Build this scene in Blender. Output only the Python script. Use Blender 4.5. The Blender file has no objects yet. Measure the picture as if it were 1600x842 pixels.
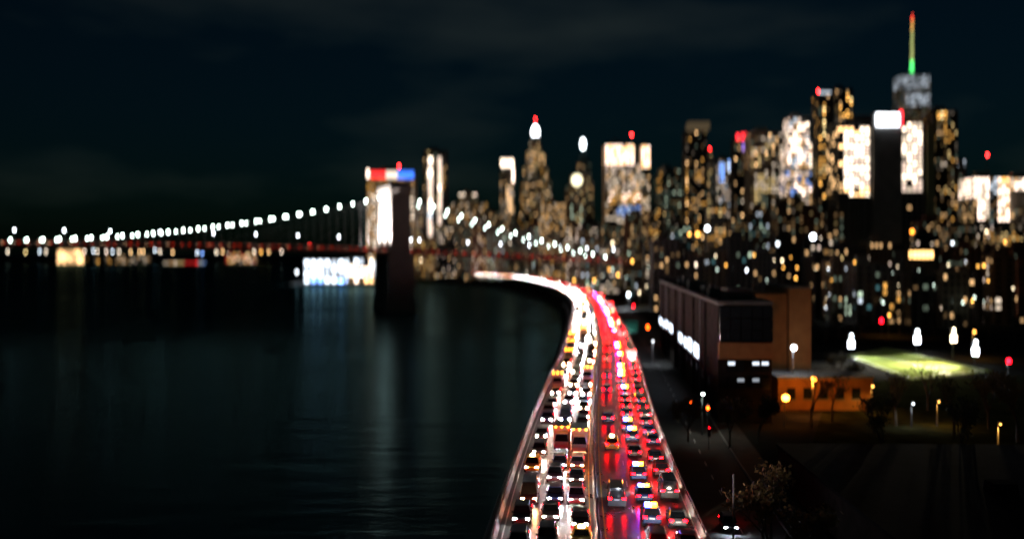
import bpy, math, random
import numpy as np
from mathutils import Vector, Matrix

R = math.radians
random.seed(7)
S = bpy.context.scene
COL = S.collection

# ------------------------------------------------------------------ camera, sky, moon, exposure
CAMH, F, HOR = 38.0, 1560.0, 395.0          # metres, focal length in photo pixels, horizon row
cam_d = bpy.data.cameras.new("camera")
cam = bpy.data.objects.new("camera", cam_d)
COL.objects.link(cam)
cam.location = (0, 0, CAMH)
cam.rotation_euler = (R(90), 0, 0)
cam_d.sensor_width = 360.0
cam_d.lens = F / 1600 * 360.0
cam_d.shift_y = (HOR - 421.0) / 1600
cam_d.clip_start = 1.0
cam_d.clip_end = 60000
cam_d.dof.use_dof = True
cam_d.dof.focus_distance = 118.0
cam_d.dof.aperture_fstop = 0.33
cam_d.dof.aperture_ratio = 1.7
S.camera = cam

w = bpy.data.worlds.new("World")
S.world = w
w.use_nodes = True
nt = w.node_tree
nt.nodes.clear()
out = nt.nodes.new("ShaderNodeOutputWorld")
bg = nt.nodes.new("ShaderNodeBackground")
sky = nt.nodes.new("ShaderNodeTexSky")
sky.sky_type = 'NISHITA'
sky.sun_disc = False
sky.sun_elevation = R(5.0)
sky.sun_rotation = R(200)
sky.altitude = 40
sky.air_density = 1.0
sky.ozone_density = 3.0
tint = nt.nodes.new("ShaderNodeMix"); tint.data_type = 'RGBA'; tint.blend_type = 'MULTIPLY'
tint.inputs[0].default_value = 1.0
tint.inputs[7].default_value = (0.0007, 0.0021, 0.0026, 1)
nt.links.new(sky.outputs[0], tint.inputs[6])
tc = nt.nodes.new("ShaderNodeTexCoord")
mp = nt.nodes.new("ShaderNodeMapping"); mp.inputs['Scale'].default_value = (2.2, 2.2, 8.0)
mp.inputs['Location'].default_value = (1.7, 0.4, 0.9)
nt.links.new(tc.outputs['Generated'], mp.inputs[0])
nz = nt.nodes.new("ShaderNodeTexNoise"); nz.inputs['Scale'].default_value = 1.5
nz.inputs['Detail'].default_value = 4; nz.inputs['Roughness'].default_value = 0.45
nt.links.new(mp.outputs[0], nz.inputs[0])
rp = nt.nodes.new("ShaderNodeValToRGB")
rp.color_ramp.elements[0].position = 0.48; rp.color_ramp.elements[0].color = (0, 0, 0, 1)
rp.color_ramp.elements[1].position = 0.78; rp.color_ramp.elements[1].color = (0.012, 0.0145, 0.0115, 1)
nt.links.new(nz.outputs[0], rp.inputs[0])
addn = nt.nodes.new("ShaderNodeMix"); addn.data_type = 'RGBA'; addn.blend_type = 'ADD'
addn.inputs[0].default_value = 1.0
nt.links.new(tint.outputs[2], addn.inputs[6])
nt.links.new(rp.outputs[0], addn.inputs[7])
nt.links.new(addn.outputs[2], bg.inputs[0])
bg.inputs[1].default_value = 1.0
nt.links.new(bg.outputs[0], out.inputs[0])

moon_d = bpy.data.lights.new("moon_sun", 'SUN')
moon_d.energy = 0.004; moon_d.angle = R(0.5); moon_d.color = (0.8, 0.9, 1.0)
moon = bpy.data.objects.new("moon_sun", moon_d); COL.objects.link(moon)
moon.rotation_euler = (R(50), 0, R(-30))

S.view_settings.view_transform = 'Standard'
S.view_settings.look = 'None'
S.view_settings.gamma = 1.0
S.view_settings.use_curve_mapping = False
S.view_settings.exposure = 0.0
S.render.engine = 'CYCLES'
S.cycles.use_adaptive_sampling = False
S.cycles.sample_clamp_indirect = 2.5
S.cycles.sample_clamp_direct = 0.0
S.cycles.use_denoising = True
S.cycles.max_bounces = 5
S.cycles.diffuse_bounces = 2
S.cycles.glossy_bounces = 3
S.cycles.transmission_bounces = 3
S.cycles.caustics_reflective = False
S.cycles.caustics_refractive = False
try:
    S.cycles.use_light_tree = True
except Exception:
    pass


# ------------------------------------------------------------------ helpers
def at(px, py, Y):
    return Vector(((px - 800.0) / F * Y, Y, CAMH - (py - HOR) / F * Y))


def gat(px, py, z=3.0):
    return at(px, py, (CAMH - z) * F / (py - HOR))


MATS = {}


def mat(name, color, rough=0.7, metal=0.0, var=0.0, scale=1.0, bump=0.0, spec=0.5, objcol=False, coord='Object', coat=0.0):
    if name in MATS:
        return MATS[name]
    m = bpy.data.materials.new(name)
    m.use_nodes = True
    t = m.node_tree
    b = t.nodes['Principled BSDF']
    b.inputs['Base Color'].default_value = (*color, 1)
    b.inputs['Roughness'].default_value = rough
    b.inputs['Metallic'].default_value = metal
    b.inputs['Specular IOR Level'].default_value = spec
    b.inputs['Coat Weight'].default_value = coat
    b.inputs['Coat Roughness'].default_value = 0.08
    if objcol:
        oi = t.nodes.new("ShaderNodeObjectInfo")
        t.links.new(oi.outputs['Color'], b.inputs['Base Color'])
    if var > 0 or bump > 0:
        c = t.nodes.new("ShaderNodeTexCoord")
        n = t.nodes.new("ShaderNodeTexNoise")
        n.inputs['Scale'].default_value = scale
        n.inputs['Detail'].default_value = 5
        t.links.new(c.outputs[coord], n.inputs[0])
        if var > 0:
            r = t.nodes.new("ShaderNodeValToRGB")
            r.color_ramp.elements[0].position = 0.3
            r.color_ramp.elements[1].position = 0.7
            r.color_ramp.elements[0].color = (*[max(0, x * (1 - var)) for x in color], 1)
            r.color_ramp.elements[1].color = (*[min(1, x * (1 + var)) for x in color], 1)
            t.links.new(n.outputs[0], r.inputs[0])
            t.links.new(r.outputs[0], b.inputs['Base Color'])
        if bump > 0:
            bp = t.nodes.new("ShaderNodeBump")
            bp.inputs['Strength'].default_value = bump
            t.links.new(n.outputs[0], bp.inputs['Height'])
            t.links.new(bp.outputs[0], b.inputs['Normal'])
    MATS[name] = m
    return m


def emit(name, color, strength, sample=True):
    if name in MATS:
        return MATS[name]
    m = bpy.data.materials.new(name)
    m.use_nodes = True
    t = m.node_tree
    t.nodes.clear()
    o = t.nodes.new("ShaderNodeOutputMaterial")
    e = t.nodes.new("ShaderNodeEmission")
    e.inputs[0].default_value = (*color, 1)
    e.inputs[1].default_value = strength
    t.links.new(e.outputs[0], o.inputs[0])
    m.cycles.emission_sampling = 'FRONT' if sample else 'NONE'
    MATS[name] = m
    return m


def brick_mat(name, c1, c2, mortar, scale):
    m = bpy.data.materials.new(name); m.use_nodes = True
    t = m.node_tree; b = t.nodes['Principled BSDF']; b.inputs['Roughness'].default_value = 0.85
    c = t.nodes.new("ShaderNodeTexCoord"); mpn = t.nodes.new("ShaderNodeMapping")
    mpn.inputs['Rotation'].default_value = (R(90), 0, 0)
    bk = t.nodes.new("ShaderNodeTexBrick")
    bk.inputs['Color1'].default_value = (*c1, 1); bk.inputs['Color2'].default_value = (*c2, 1)
    bk.inputs['Mortar'].default_value = (*mortar, 1); bk.inputs['Scale'].default_value = scale
    t.links.new(c.outputs['Object'], mpn.inputs[0]); t.links.new(mpn.outputs[0], bk.inputs[0])
    t.links.new(bk.outputs[0], b.inputs['Base Color'])
    MATS[name] = m
    return m


class MB:
    def __init__(self):
        self.v, self.f, self.m = [], [], []

    def add(self, vs, fs, mi=0):
        n = len(self.v)
        self.v.extend([tuple(p) for p in vs])
        for f in fs:
            self.f.append(tuple(i + n for i in f)); self.m.append(mi)
        return self

    def box(self, x0, x1, y0, y1, z0, z1, mi=0):
        self.add([(x0, y0, z0), (x1, y0, z0), (x1, y1, z0), (x0, y1, z0), (x0, y0, z1), (x1, y0, z1), (x1, y1, z1), (x0, y1, z1)],
                 [(0, 3, 2, 1), (4, 5, 6, 7), (0, 1, 5, 4), (1, 2, 6, 5), (2, 3, 7, 6), (3, 0, 4, 7)], mi)
        return self

    def tbox(self, x0, x1, y0, y1, z0, z1, k, mi=0):
        """box whose top is k times as large as its foot"""
        cx, cy, hx, hy = (x0 + x1) / 2, (y0 + y1) / 2, (x1 - x0) / 2 * k, (y1 - y0) / 2 * k
        self.add([(x0, y0, z0), (x1, y0, z0), (x1, y1, z0), (x0, y1, z0), (cx - hx, cy - hy, z1), (cx + hx, cy - hy, z1), (cx + hx, cy + hy, z1), (cx - hx, cy + hy, z1)],
                 [(0, 3, 2, 1), (4, 5, 6, 7), (0, 1, 5, 4), (1, 2, 6, 5), (2, 3, 7, 6), (3, 0, 4, 7)], mi)
        return self

    def quad(self, a, b, c, d, mi=0):
        self.add([a, b, c, d], [(0, 1, 2, 3)], mi)
        return self

    def tube(self, p0, p1, r0, r1=None, n=8, mi=0, caps=True):
        p0, p1 = Vector(p0), Vector(p1)
        r1 = r0 if r1 is None else r1
        d = (p1 - p0)
        if d.length < 1e-6:
            return self
        d.normalize()
        u = d.cross(Vector((0, 0, 1)) if abs(d.z) < 0.95 else Vector((1, 0, 0))).normalized()
        q = d.cross(u)
        vs = []
        for p, r in ((p0, r0), (p1, r1)):
            for i in range(n):
                a = 2 * math.pi * i / n
                vs.append(p + u * (math.cos(a) * r) + q * (math.sin(a) * r))
        fs = [(i, (i + 1) % n, n + (i + 1) % n, n + i) for i in range(n)]
        if caps:
            fs += [tuple(range(n - 1, -1, -1)), tuple(range(n, 2 * n))]
        self.add(vs, fs, mi)
        return self

    def path(self, pts, r, n=6, mi=0):
        for a, b in zip(pts, pts[1:]):
            self.tube(a, b, r, r, n, mi)
        return self

    def lathe(self, prof, c=(0, 0, 0), n=10, mi=0, sx=1, sy=1):
        vs, fs = [], []
        for r, z in prof:
            for i in range(n):
                a = 2 * math.pi * i / n
                vs.append((c[0] + r * sx * math.cos(a), c[1] + r * sy * math.sin(a), c[2] + z))
        for k in range(len(prof) - 1):
            for i in range(n):
                fs.append((k * n + i, k * n + (i + 1) % n, (k + 1) * n + (i + 1) % n, (k + 1) * n + i))
        fs.append(tuple(range(n - 1, -1, -1)))
        fs.append(tuple(range((len(prof) - 1) * n, len(prof) * n)))
        self.add(vs, fs, mi)
        return self

    def ball(self, c, r, n=10, mi=0, sz=1.0):
        pr = [(max(0.02, math.sin(math.pi * k / 6)) * r, -math.cos(math.pi * k / 6) * r * sz) for k in range(7)]
        return self.lathe(pr, c, n, mi)

    def prism(self, poly, y0, y1, mi=0):
        """polygon in x,z extruded along y"""
        n = len(poly)
        vs = [(x, y0, z) for x, z in poly] + [(x, y1, z) for x, z in poly]
        fs = [tuple(range(n)), tuple(range(2 * n - 1, n - 1, -1))]
        fs += [((i + 1) % n, i, n + i, n + (i + 1) % n) for i in range(n)]
        self.add(vs, fs, mi)
        return self

    def mesh(self, name, mats, smooth=False):
        me = bpy.data.meshes.new(name)
        me.from_pydata(self.v, [], self.f)
        for m in (mats if isinstance(mats, (list, tuple)) else [mats]):
            me.materials.append(m)
        if len(set(self.m)) > 1 or (self.m and self.m[0]):
            me.polygons.foreach_set("material_index", self.m)
        if smooth:
            me.polygons.foreach_set("use_smooth", [True] * len(me.polygons))
        me.update()
        return me

    def build(self, name, mats, parent=None, smooth=False, kind=None):
        return put(name, self.mesh(name, mats, smooth), parent, kind)


def put(name, me, parent=None, kind=None, loc=None, rz=0.0):
    o = bpy.data.objects.new(name, me)
    COL.objects.link(o)
    if parent is not None:
        o.parent = parent
    if kind:
        o['kind'] = kind
    if loc is not None:
        o.location = loc
    if rz:
        o.rotation_euler = (0, 0, rz)
    return o


def tag(o, label, cat, group=None):
    o['label'] = label; o['category'] = cat
    if group:
        o['group'] = group
    return o


def thing(name, label, cat, loc=(0, 0, 0), rz=0.0, group=None):
    o = bpy.data.objects.new(name, None)
    o.empty_display_size = 0.5
    COL.objects.link(o)
    o.location = loc
    o.rotation_euler = (0, 0, rz)
    return tag(o, label, cat, group)


def light(kind, loc, energy, color, parent=None, radius=0.3, target=None, angle=None, blend=0.4):
    d = bpy.data.lights.new("lamp_light", kind)
    d.energy = energy; d.color = color; d.shadow_soft_size = radius
    o = bpy.data.objects.new("lamp_light", d)
    COL.objects.link(o)
    o.location = loc
    if parent is not None:
        o.parent = parent
    if kind == 'SPOT':
        d.spot_size = angle; d.spot_blend = blend
        v = Vector(target) - Vector(loc)
        o.rotation_euler = v.to_track_quat('-Z', 'Y').to_euler()
    return o


ONES = "zero first second third fourth fifth sixth seventh eighth ninth tenth eleventh twelfth thirteenth fourteenth fifteenth sixteenth seventeenth eighteenth nineteenth".split()
TENS = {2: ("twentieth", "twenty"), 3: ("thirtieth", "thirty"), 4: ("fortieth", "forty"), 5: ("fiftieth", "fifty"), 6: ("sixtieth", "sixty"), 7: ("seventieth", "seventy"), 8: ("eightieth", "eighty"), 9: ("ninetieth", "ninety")}


def ordn(n):
    if n < 20:
        return ONES[n]
    t, o = divmod(n, 10)
    return TENS[t][0] if o == 0 else TENS[t][1] + "-" + ONES[o]


# ------------------------------------------------------------------ materials
M_CONC = mat("concrete", (0.15, 0.15, 0.145), 0.8, var=0.25, scale=0.6)
M_DARKCONC = mat("dark_concrete", (0.09, 0.085, 0.08), 0.8, var=0.3, scale=0.2)
M_STEEL = mat("grey_steel", (0.12, 0.12, 0.125), 0.45, metal=0.6)
M_BLACK = mat("black_metal", (0.02, 0.02, 0.022), 0.5)
M_GLASS = mat("dark_glazing", (0.012, 0.015, 0.018), 0.15)
M_TYRE = mat("rubber", (0.015, 0.015, 0.015), 0.8)
M_RIM = mat("alloy", (0.4, 0.4, 0.42), 0.3, metal=0.9)

# asphalt with a damp sheen that varies along the road
M_ASPH = bpy.data.materials.new("damp_asphalt"); M_ASPH.use_nodes = True
t = M_ASPH.node_tree; b = t.nodes['Principled BSDF']
c = t.nodes.new("ShaderNodeTexCoord")
n1 = t.nodes.new("ShaderNodeTexNoise"); n1.inputs['Scale'].default_value = 0.35; n1.inputs['Detail'].default_value = 6
n2 = t.nodes.new("ShaderNodeTexNoise"); n2.inputs['Scale'].default_value = 6.0; n2.inputs['Detail'].default_value = 4
t.links.new(c.outputs['Object'], n1.inputs[0]); t.links.new(c.outputs['Object'], n2.inputs[0])
r1 = t.nodes.new("ShaderNodeMapRange"); r1.inputs[3].default_value = 0.20; r1.inputs[4].default_value = 0.42
t.links.new(n1.outputs[0], r1.inputs[0]); t.links.new(r1.outputs[0], b.inputs['Roughness'])
r2 = t.nodes.new("ShaderNodeValToRGB")
r2.color_ramp.elements[0].color = (0.035, 0.034, 0.033, 1); r2.color_ramp.elements[1].color = (0.075, 0.072, 0.068, 1)
t.links.new(n2.outputs[0], r2.inputs[0]); t.links.new(r2.outputs[0], b.inputs['Base Color'])
bp = t.nodes.new("ShaderNodeBump"); bp.inputs['Strength'].default_value = 0.12
t.links.new(n2.outputs[0], bp.inputs['Height']); t.links.new(bp.outputs[0], b.inputs['Normal'])

# river: dark body under a soft choppy sheen
M_WATER = bpy.data.materials.new("river_water"); M_WATER.use_nodes = True
t = M_WATER.node_tree; t.nodes.clear()
o_ = t.nodes.new("ShaderNodeOutputMaterial"); ad = t.nodes.new("ShaderNodeAddShader")
df = t.nodes.new("ShaderNodeBsdfDiffuse"); df.inputs[0].default_value = (0.003, 0.008, 0.009, 1)
gl = t.nodes.new("ShaderNodeBsdfGlossy"); gl.inputs[0].default_value = (0.045, 0.088, 0.098, 1)
t.links.new(df.outputs[0], ad.inputs[0]); t.links.new(gl.outputs[0], ad.inputs[1]); t.links.new(ad.outputs[0], o_.inputs[0])
c = t.nodes.new("ShaderNodeTexCoord"); mpn = t.nodes.new("ShaderNodeMapping")
mpn.inputs['Scale'].default_value = (0.04, 0.14, 1.0)
t.links.new(c.outputs['Object'], mpn.inputs[0])
n1 = t.nodes.new("ShaderNodeTexNoise"); n1.inputs['Scale'].default_value = 1.0; n1.inputs['Detail'].default_value = 6
n1.inputs['Roughness'].default_value = 0.6
t.links.new(mpn.outputs[0], n1.inputs[0])
bp = t.nodes.new("ShaderNodeBump"); bp.inputs['Strength'].default_value = 0.22; bp.inputs['Distance'].default_value = 1.6
t.links.new(n1.outputs[0], bp.inputs['Height']); t.links.new(bp.outputs[0], gl.inputs['Normal'])
n3 = t.nodes.new("ShaderNodeTexNoise"); n3.inputs['Scale'].default_value = 0.012
t.links.new(c.outputs['Object'], n3.inputs[0])
r3 = t.nodes.new("ShaderNodeMapRange"); r3.inputs[3].default_value = 0.12; r3.inputs[4].default_value = 0.28
t.links.new(n3.outputs[0], r3.inputs[0]); t.links.new(r3.outputs[0], gl.inputs['Roughness'])

WCOL = {'w': (1.0, 0.58, 0.25), 'n': (1.0, 0.80, 0.60), 'p': (1.0, 0.75, 0.60), 'c': (0.78, 0.88, 1.0), 'a': (1.0, 0.48, 0.10),
        'y': (1.0, 0.70, 0.29), 'g': (0.70, 0.90, 0.66), 'b': (0.22, 0.42, 1.0), 't': (0.30, 0.80, 0.85), 'r': (1.0, 0.03, 0.03), 'v': (0.45, 0.25, 1.0)}
WLEV = (0.22, 1.5, 4.6, 11.0, 30.0)


def wm(k):
    return emit("lit_window_" + k, WCOL[k[0]], WLEV[int(k[1])], sample=False)


# ------------------------------------------------------------------ highway centre line
PY = np.array([40, 98, 143, 194, 265, 340, 416, 500, 582, 690, 800, 950, 1092, 1280, 1456, 1700], float)
PX = np.array([5.6, 8.5, 11.7, 16.2, 23, 29.2, 34.8, 40.6, 45.0, 47.5, 45, 36, 20, -42, -108, -215], float)


def spline(xs, ys):
    n = len(xs); h = np.diff(xs); A = np.eye(n); rhs = np.zeros(n)
    for i in range(1, n - 1):
        A[i, i - 1], A[i, i], A[i, i + 1] = h[i - 1], 2 * (h[i - 1] + h[i]), h[i]
        rhs[i] = 6 * ((ys[i + 1] - ys[i]) / h[i] - (ys[i] - ys[i - 1]) / h[i - 1])
    m = np.linalg.solve(A, rhs)

    def ev(x):
        i = int(np.clip(np.searchsorted(xs, x) - 1, 0, n - 2)); hh = h[i]; a = (xs[i + 1] - x) / hh; bb = (x - xs[i]) / hh
        return a * ys[i] + bb * ys[i + 1] + ((a ** 3 - a) * m[i] + (bb ** 3 - bb) * m[i + 1]) * hh * hh / 6
    return ev


cx_at = spline(PY, PX)
ROADZ = 10.0


def road_pt(Y, d, z=0.0):
    x = cx_at(Y); dx = (cx_at(Y + 1) - cx_at(Y - 1)) / 2
    l = math.hypot(dx, 1)
    return Vector((x + d / l, Y - d * dx / l, ROADZ + z)), math.atan2(-dx, 1)     # point, heading (0 = +Y)


def sweep(prof, y0, y1, step, closed=True):
    mb = MB(); ys = np.arange(y0, y1 + 0.1, step); n = len(prof); vs = []; fs = []
    for Y in ys:
        for d, z in prof:
            vs.append(road_pt(float(Y), d, z)[0])
    for k in range(len(ys) - 1):
        for i in range(n if closed else n - 1):
            j = (i + 1) % n
            fs.append((k * n + i, k * n + j, (k + 1) * n + j, (k + 1) * n + i))
    if closed:
        fs.append(tuple(range(n))); fs.append(tuple((len(ys) - 1) * n + i for i in range(n - 1, -1, -1)))
    mb.add(vs, fs)
    return mb


# ------------------------------------------------------------------ setting: water, land, far shore
g = MB(); g.quad((-26000, -300, 0), (26000, -300, 0), (26000, 40000, 0), (-26000, 40000, 0))
g.build("river", M_WATER, kind="structure")

# the Manhattan land: shoreline follows the highway
shore = []
for Y in (-200, 40, 98, 140, 194, 230, 265, 300, 340, 416, 500, 582, 690, 800, 950, 1092, 1180, 1280, 1370, 1456, 1560, 1700):
    off = 13.5 if Y < 200 else 16.0
    if 225 < Y < 420:
        off = 14.5
    if Y > 700:
        off = 16 + (Y - 700) * 0.06
    p, _ = road_pt(max(Y, 41), -off)
    shore.append((p.x, p.y if Y > 41 else Y))
shore += [(-330, 1800), (-420, 2300), (-300, 3200)]
M_GROUND = mat("city_ground", (0.03, 0.029, 0.026), 0.95, var=0.35, scale=0.05, spec=0.0)
poly = shore + [(6000, 6000), (6000, -200)]
mb = MB(); n = len(poly)
mb.add([(x, y, 3.0) for x, y in poly] + [(x, y, -2.0) for x, y in poly], [tuple(range(n - 1, -1, -1))] + [(i, (i + 1) % n, n + (i + 1) % n, n + i) for i in range(n)])
mb.build("ground", M_GROUND, kind="structure")

mb = MB()
fs_pts = [(-7000, 3300), (-2400, 3250), (-1600, 3350), (-900, 3500), (-480, 3600), (-420, 5200), (-7000, 6500)]
n = len(fs_pts)
mb.add([(x, y, 3.0) for x, y in fs_pts] + [(x, y, -1.0) for x, y in fs_pts], [tuple(range(n)), *[((i + 1) % n, i, n + i, n + (i + 1) % n) for i in range(n)]])
mb.build("far_shore_land", M_GROUND, kind="structure")

# highway viaduct
W = 10.6
road = sweep([(-W, 0.0), (W, 0.0), (W, -0.9), (W - 1.5, -1.6), (-W + 1.5, -1.6), (-W, -0.9)], 42, 1640, 7).build("road", M_ASPH, kind="structure")
M_MARK = mat("road_paint", (0.75, 0.74, 0.70), 0.5, var=0.2, scale=3)
M_MARKY = mat("yellow_road_paint", (0.75, 0.5, 0.08), 0.5, var=0.2, scale=3)
for d in (-6.1, -3.2, 3.9, 6.9):
    mb = MB(); Y = 60.0
    while Y < 460:
        a, _ = road_pt(Y, d - 0.06, 0.006); bq, _ = road_pt(Y, d + 0.06, 0.006); cc, _ = road_pt(Y + 3, d + 0.06, 0.006); dd, _ = road_pt(Y + 3, d - 0.06, 0.006)
        mb.quad(a, bq, cc, dd); Y += 12
    mb.build("lane_dashes", M_MARK, road, kind="stuff")
for d, m in ((-9.5, M_MARK), (9.9, M_MARK), (-0.72, M_MARKY), (0.72, M_MARKY)):
    mb = sweep([(d - 0.07, 0.006), (d + 0.07, 0.006)], 43, 700, 6, closed=False); mb.build("edge_line", m, road)
col_me = MB().box(-0.9, 0.9, -0.9, 0.9, -7.2, -1.55).mesh("support_column", M_CONC)
Y = 70.0
while Y < 1600:
    for d in (-7.5, 7.5):
        p, a = road_pt(Y, d); put("support_column", col_me, road, loc=p, rz=a)
    Y += 32

PAR = [(-0.32, -0.02), (0.32, -0.02), (0.14, 0.45), (0.10, 0.95), (-0.10, 0.95), (-0.14, 0.45)]


def parapet(d, y0, y1, label, name="parapet"):
    root = thing(name, label, "parapet" if name == "parapet" else "barrier")
    sweep([(d + x, z) for x, z in PAR], y0, y1, 7).build("barrier_wall", M_CONC, root)
    if name == "parapet":
        sweep([(d - 0.06, 1.22), (d + 0.06, 1.22), (d + 0.06, 1.34), (d - 0.06, 1.34)], y0, y1, 7).build("handrail", M_STEEL, root)
        pm = MB().box(-0.05, 0.05, -0.05, 0.05, 0.93, 1.24).mesh("rail_post", M_STEEL)
        Y = y0 + 1
        k = 0
        while Y < 300 and k < 150:
            p, a = road_pt(Y, d); put("rail_post", pm, root, loc=p, rz=a); Y += 3.0; k += 1
    return root


parapet(-10.3, 42, 1640, "pale concrete parapet with steel rail along the river edge of the highway")
parapet(10.3, 42, 1640, "pale concrete parapet with steel rail along the city edge of the highway")
parapet(0.0, 42, 1640, "grey concrete median barrier between white and red traffic streams", "median_barrier")

# promenade below the river edge, and its railing
pr = sweep([(-13.2, -6.98), (-10.9, -6.98), (-10.9, -6.7), (-13.2, -6.7)], 43, 690, 9).build("promenade", mat("promenade_paving", (0.12, 0.12, 0.12), 0.75, var=0.25, scale=0.3), kind="structure")
rl = thing("promenade_railing", "dark steel railing on the river promenade beside the highway", "railing")
for z in (-6.2, -5.8, -5.45):
    sweep([(-13.1, z), (-13.04, z), (-13.04, z + 0.06), (-13.1, z + 0.06)], 60, 600, 9).build("rail", M_STEEL, rl)

# service street under the city edge
M_ASPH2 = mat("street_asphalt", (0.035, 0.034, 0.032), 0.9, var=0.3, scale=0.4, bump=0.05)
sweep([(13.0, -6.985), (24.0, -6.985), (24.0, -7.2), (13.0, -7.2)], 60, 640, 9).build("street", M_ASPH2, kind="structure")
sweep([(24.05, -6.86), (28.5, -6.86), (28.5, -7.2), (24.05, -7.2)], 60, 640, 9).build("pavement", mat("street_paving", (0.06, 0.06, 0.058), 0.9, var=.3, scale=.5, spec=.1), kind="structure")
sweep([(24.0, -6.85), (24.22, -6.85), (24.22, -7.2), (24.0, -7.2)], 60, 640, 9).build("kerb", mat("kerb_stone", (0.3, 0.3, 0.3), 0.7), kind="structure")
mb = MB(); Y = 66
while Y < 420:
    a, _ = road_pt(Y, 18.4, -6.979); bq, _ = road_pt(Y, 18.55, -6.979); cc, _ = road_pt(Y + 3, 18.55, -6.979); dd, _ = road_pt(Y + 3, 18.4, -6.979)
    mb.quad(a, bq, cc, dd); Y += 10
o = mb.build("street_markings", M_MARK, kind="structure")

# ------------------------------------------------------------------ vehicles
M_PAINT = mat("car_paint", (0.1, 0.1, 0.1), 0.3, metal=0.0, objcol=True, coat=0.8)
M_CGLASS = mat("car_glass", (0.01, 0.012, 0.014), 0.06)
M_PLATE = mat("number_plate", (0.6, 0.6, 0.58), 0.5)
HEAD = {'cool': ((0.82, 0.90, 1.0), 1000), 'neutral': ((1.0, 0.86, 0.68), 1000), 'warm': ((1.0, 0.46, 0.17), 900)}
M_HEAD = {k: emit("headlight_" + k, c_, s_) for k, (c_, s_) in HEAD.items()}
M_TAIL = emit("tail_light_red", (1.0, 0.0008, 0.0025), 110)
M_AMB = emit("marker_amber", (1.0, 0.22, 0.006), 130)
M_BLUE = emit("beacon_blue", (0.035, 0.06, 1.0), 240)
M_ROOFSIGN = emit("roof_sign_light", (1.0, 0.75, 0.4), 30)


def loft(mb, rings, mi=0):
    n = len(rings[0]); vs = [p for r_ in rings for p in r_]
    fs = []
    for k in range(len(rings) - 1):
        for i in range(n):
            j = (i + 1) % n
            fs.append((k * n + i, (k + 1) * n + i, (k + 1) * n + j, k * n + j))
    fs.append(tuple(range(n))); fs.append(tuple((len(rings) - 1) * n + i for i in range(n - 1, -1, -1)))
    mb.add(vs, fs, mi)


def sect(y, hw, z0, z1, ch=0.10):
    return [(-hw + 0.08, y, z0), (-hw, y, z0 + 0.2), (-hw, y, z0 + (z1 - z0) * 0.62), (-hw + ch, y, z1), (hw - ch, y, z1), (hw, y, z0 + (z1 - z0) * 0.62), (hw, y, z0 + 0.2), (hw - 0.08, y, z0)]


KIND = {
    # length, half width, body stations (y, hw factor, z0, z1), cabin: (y0,y1 foot) (y0,y1 roof) z foot, z roof
    'sedan': dict(L=4.7, hw=0.92, body=[(-2.35, .86, .38, .78), (-2.2, .97, .28, .98), (-1.1, 1, .22, 1.0), (0.9, 1, .22, .95), (1.7, .98, .24, .84), (2.15, .93, .28, .74), (2.35, .80, .36, .62)], cab=((-1.75, 1.05), (-1.0, 0.25), .94, 1.44), hl=.62, tl=.80),
    'suv': dict(L=4.8, hw=0.97, body=[(-2.4, .90, .45, .95), (-2.25, 1, .32, 1.12), (-1.0, 1, .28, 1.14), (0.9, 1, .28, 1.08), (1.8, .98, .30, 1.0), (2.25, .94, .34, .9), (2.4, .84, .42, .75)], cab=((-2.15, 1.1), (-1.85, 0.45), 1.06, 1.72), hl=.76, tl=.98),
    'truck': dict(L=7.6, hw=1.1, body=[(-3.8, .9, .6, .95), (1.4, .92, .5, .97), (1.7, 1, .4, 1.4), (3.2, 1, .38, 1.35), (3.6, .95, .4, 1.1), (3.8, .85, .45, .95)], cab=((1.65, 3.3), (1.75, 2.9), 1.3, 2.3), hl=.82, tl=.9),
    'van': dict(L=5.6, hw=1.02, body=[(-2.8, .97, .45, 1.2), (-2.7, 1, .35, 1.25), (-1.0, 1, .32, 1.25), (1.7, 1, .32, 1.25), (2.3, .97, .34, 1.1), (2.65, .93, .36, .95), (2.8, .84, .42, .8)], cab=((-2.72, 2.1), (-2.66, 1.35), 1.2, 2.35), hl=.82, tl=1.2),
}
PROTO = {}


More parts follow.
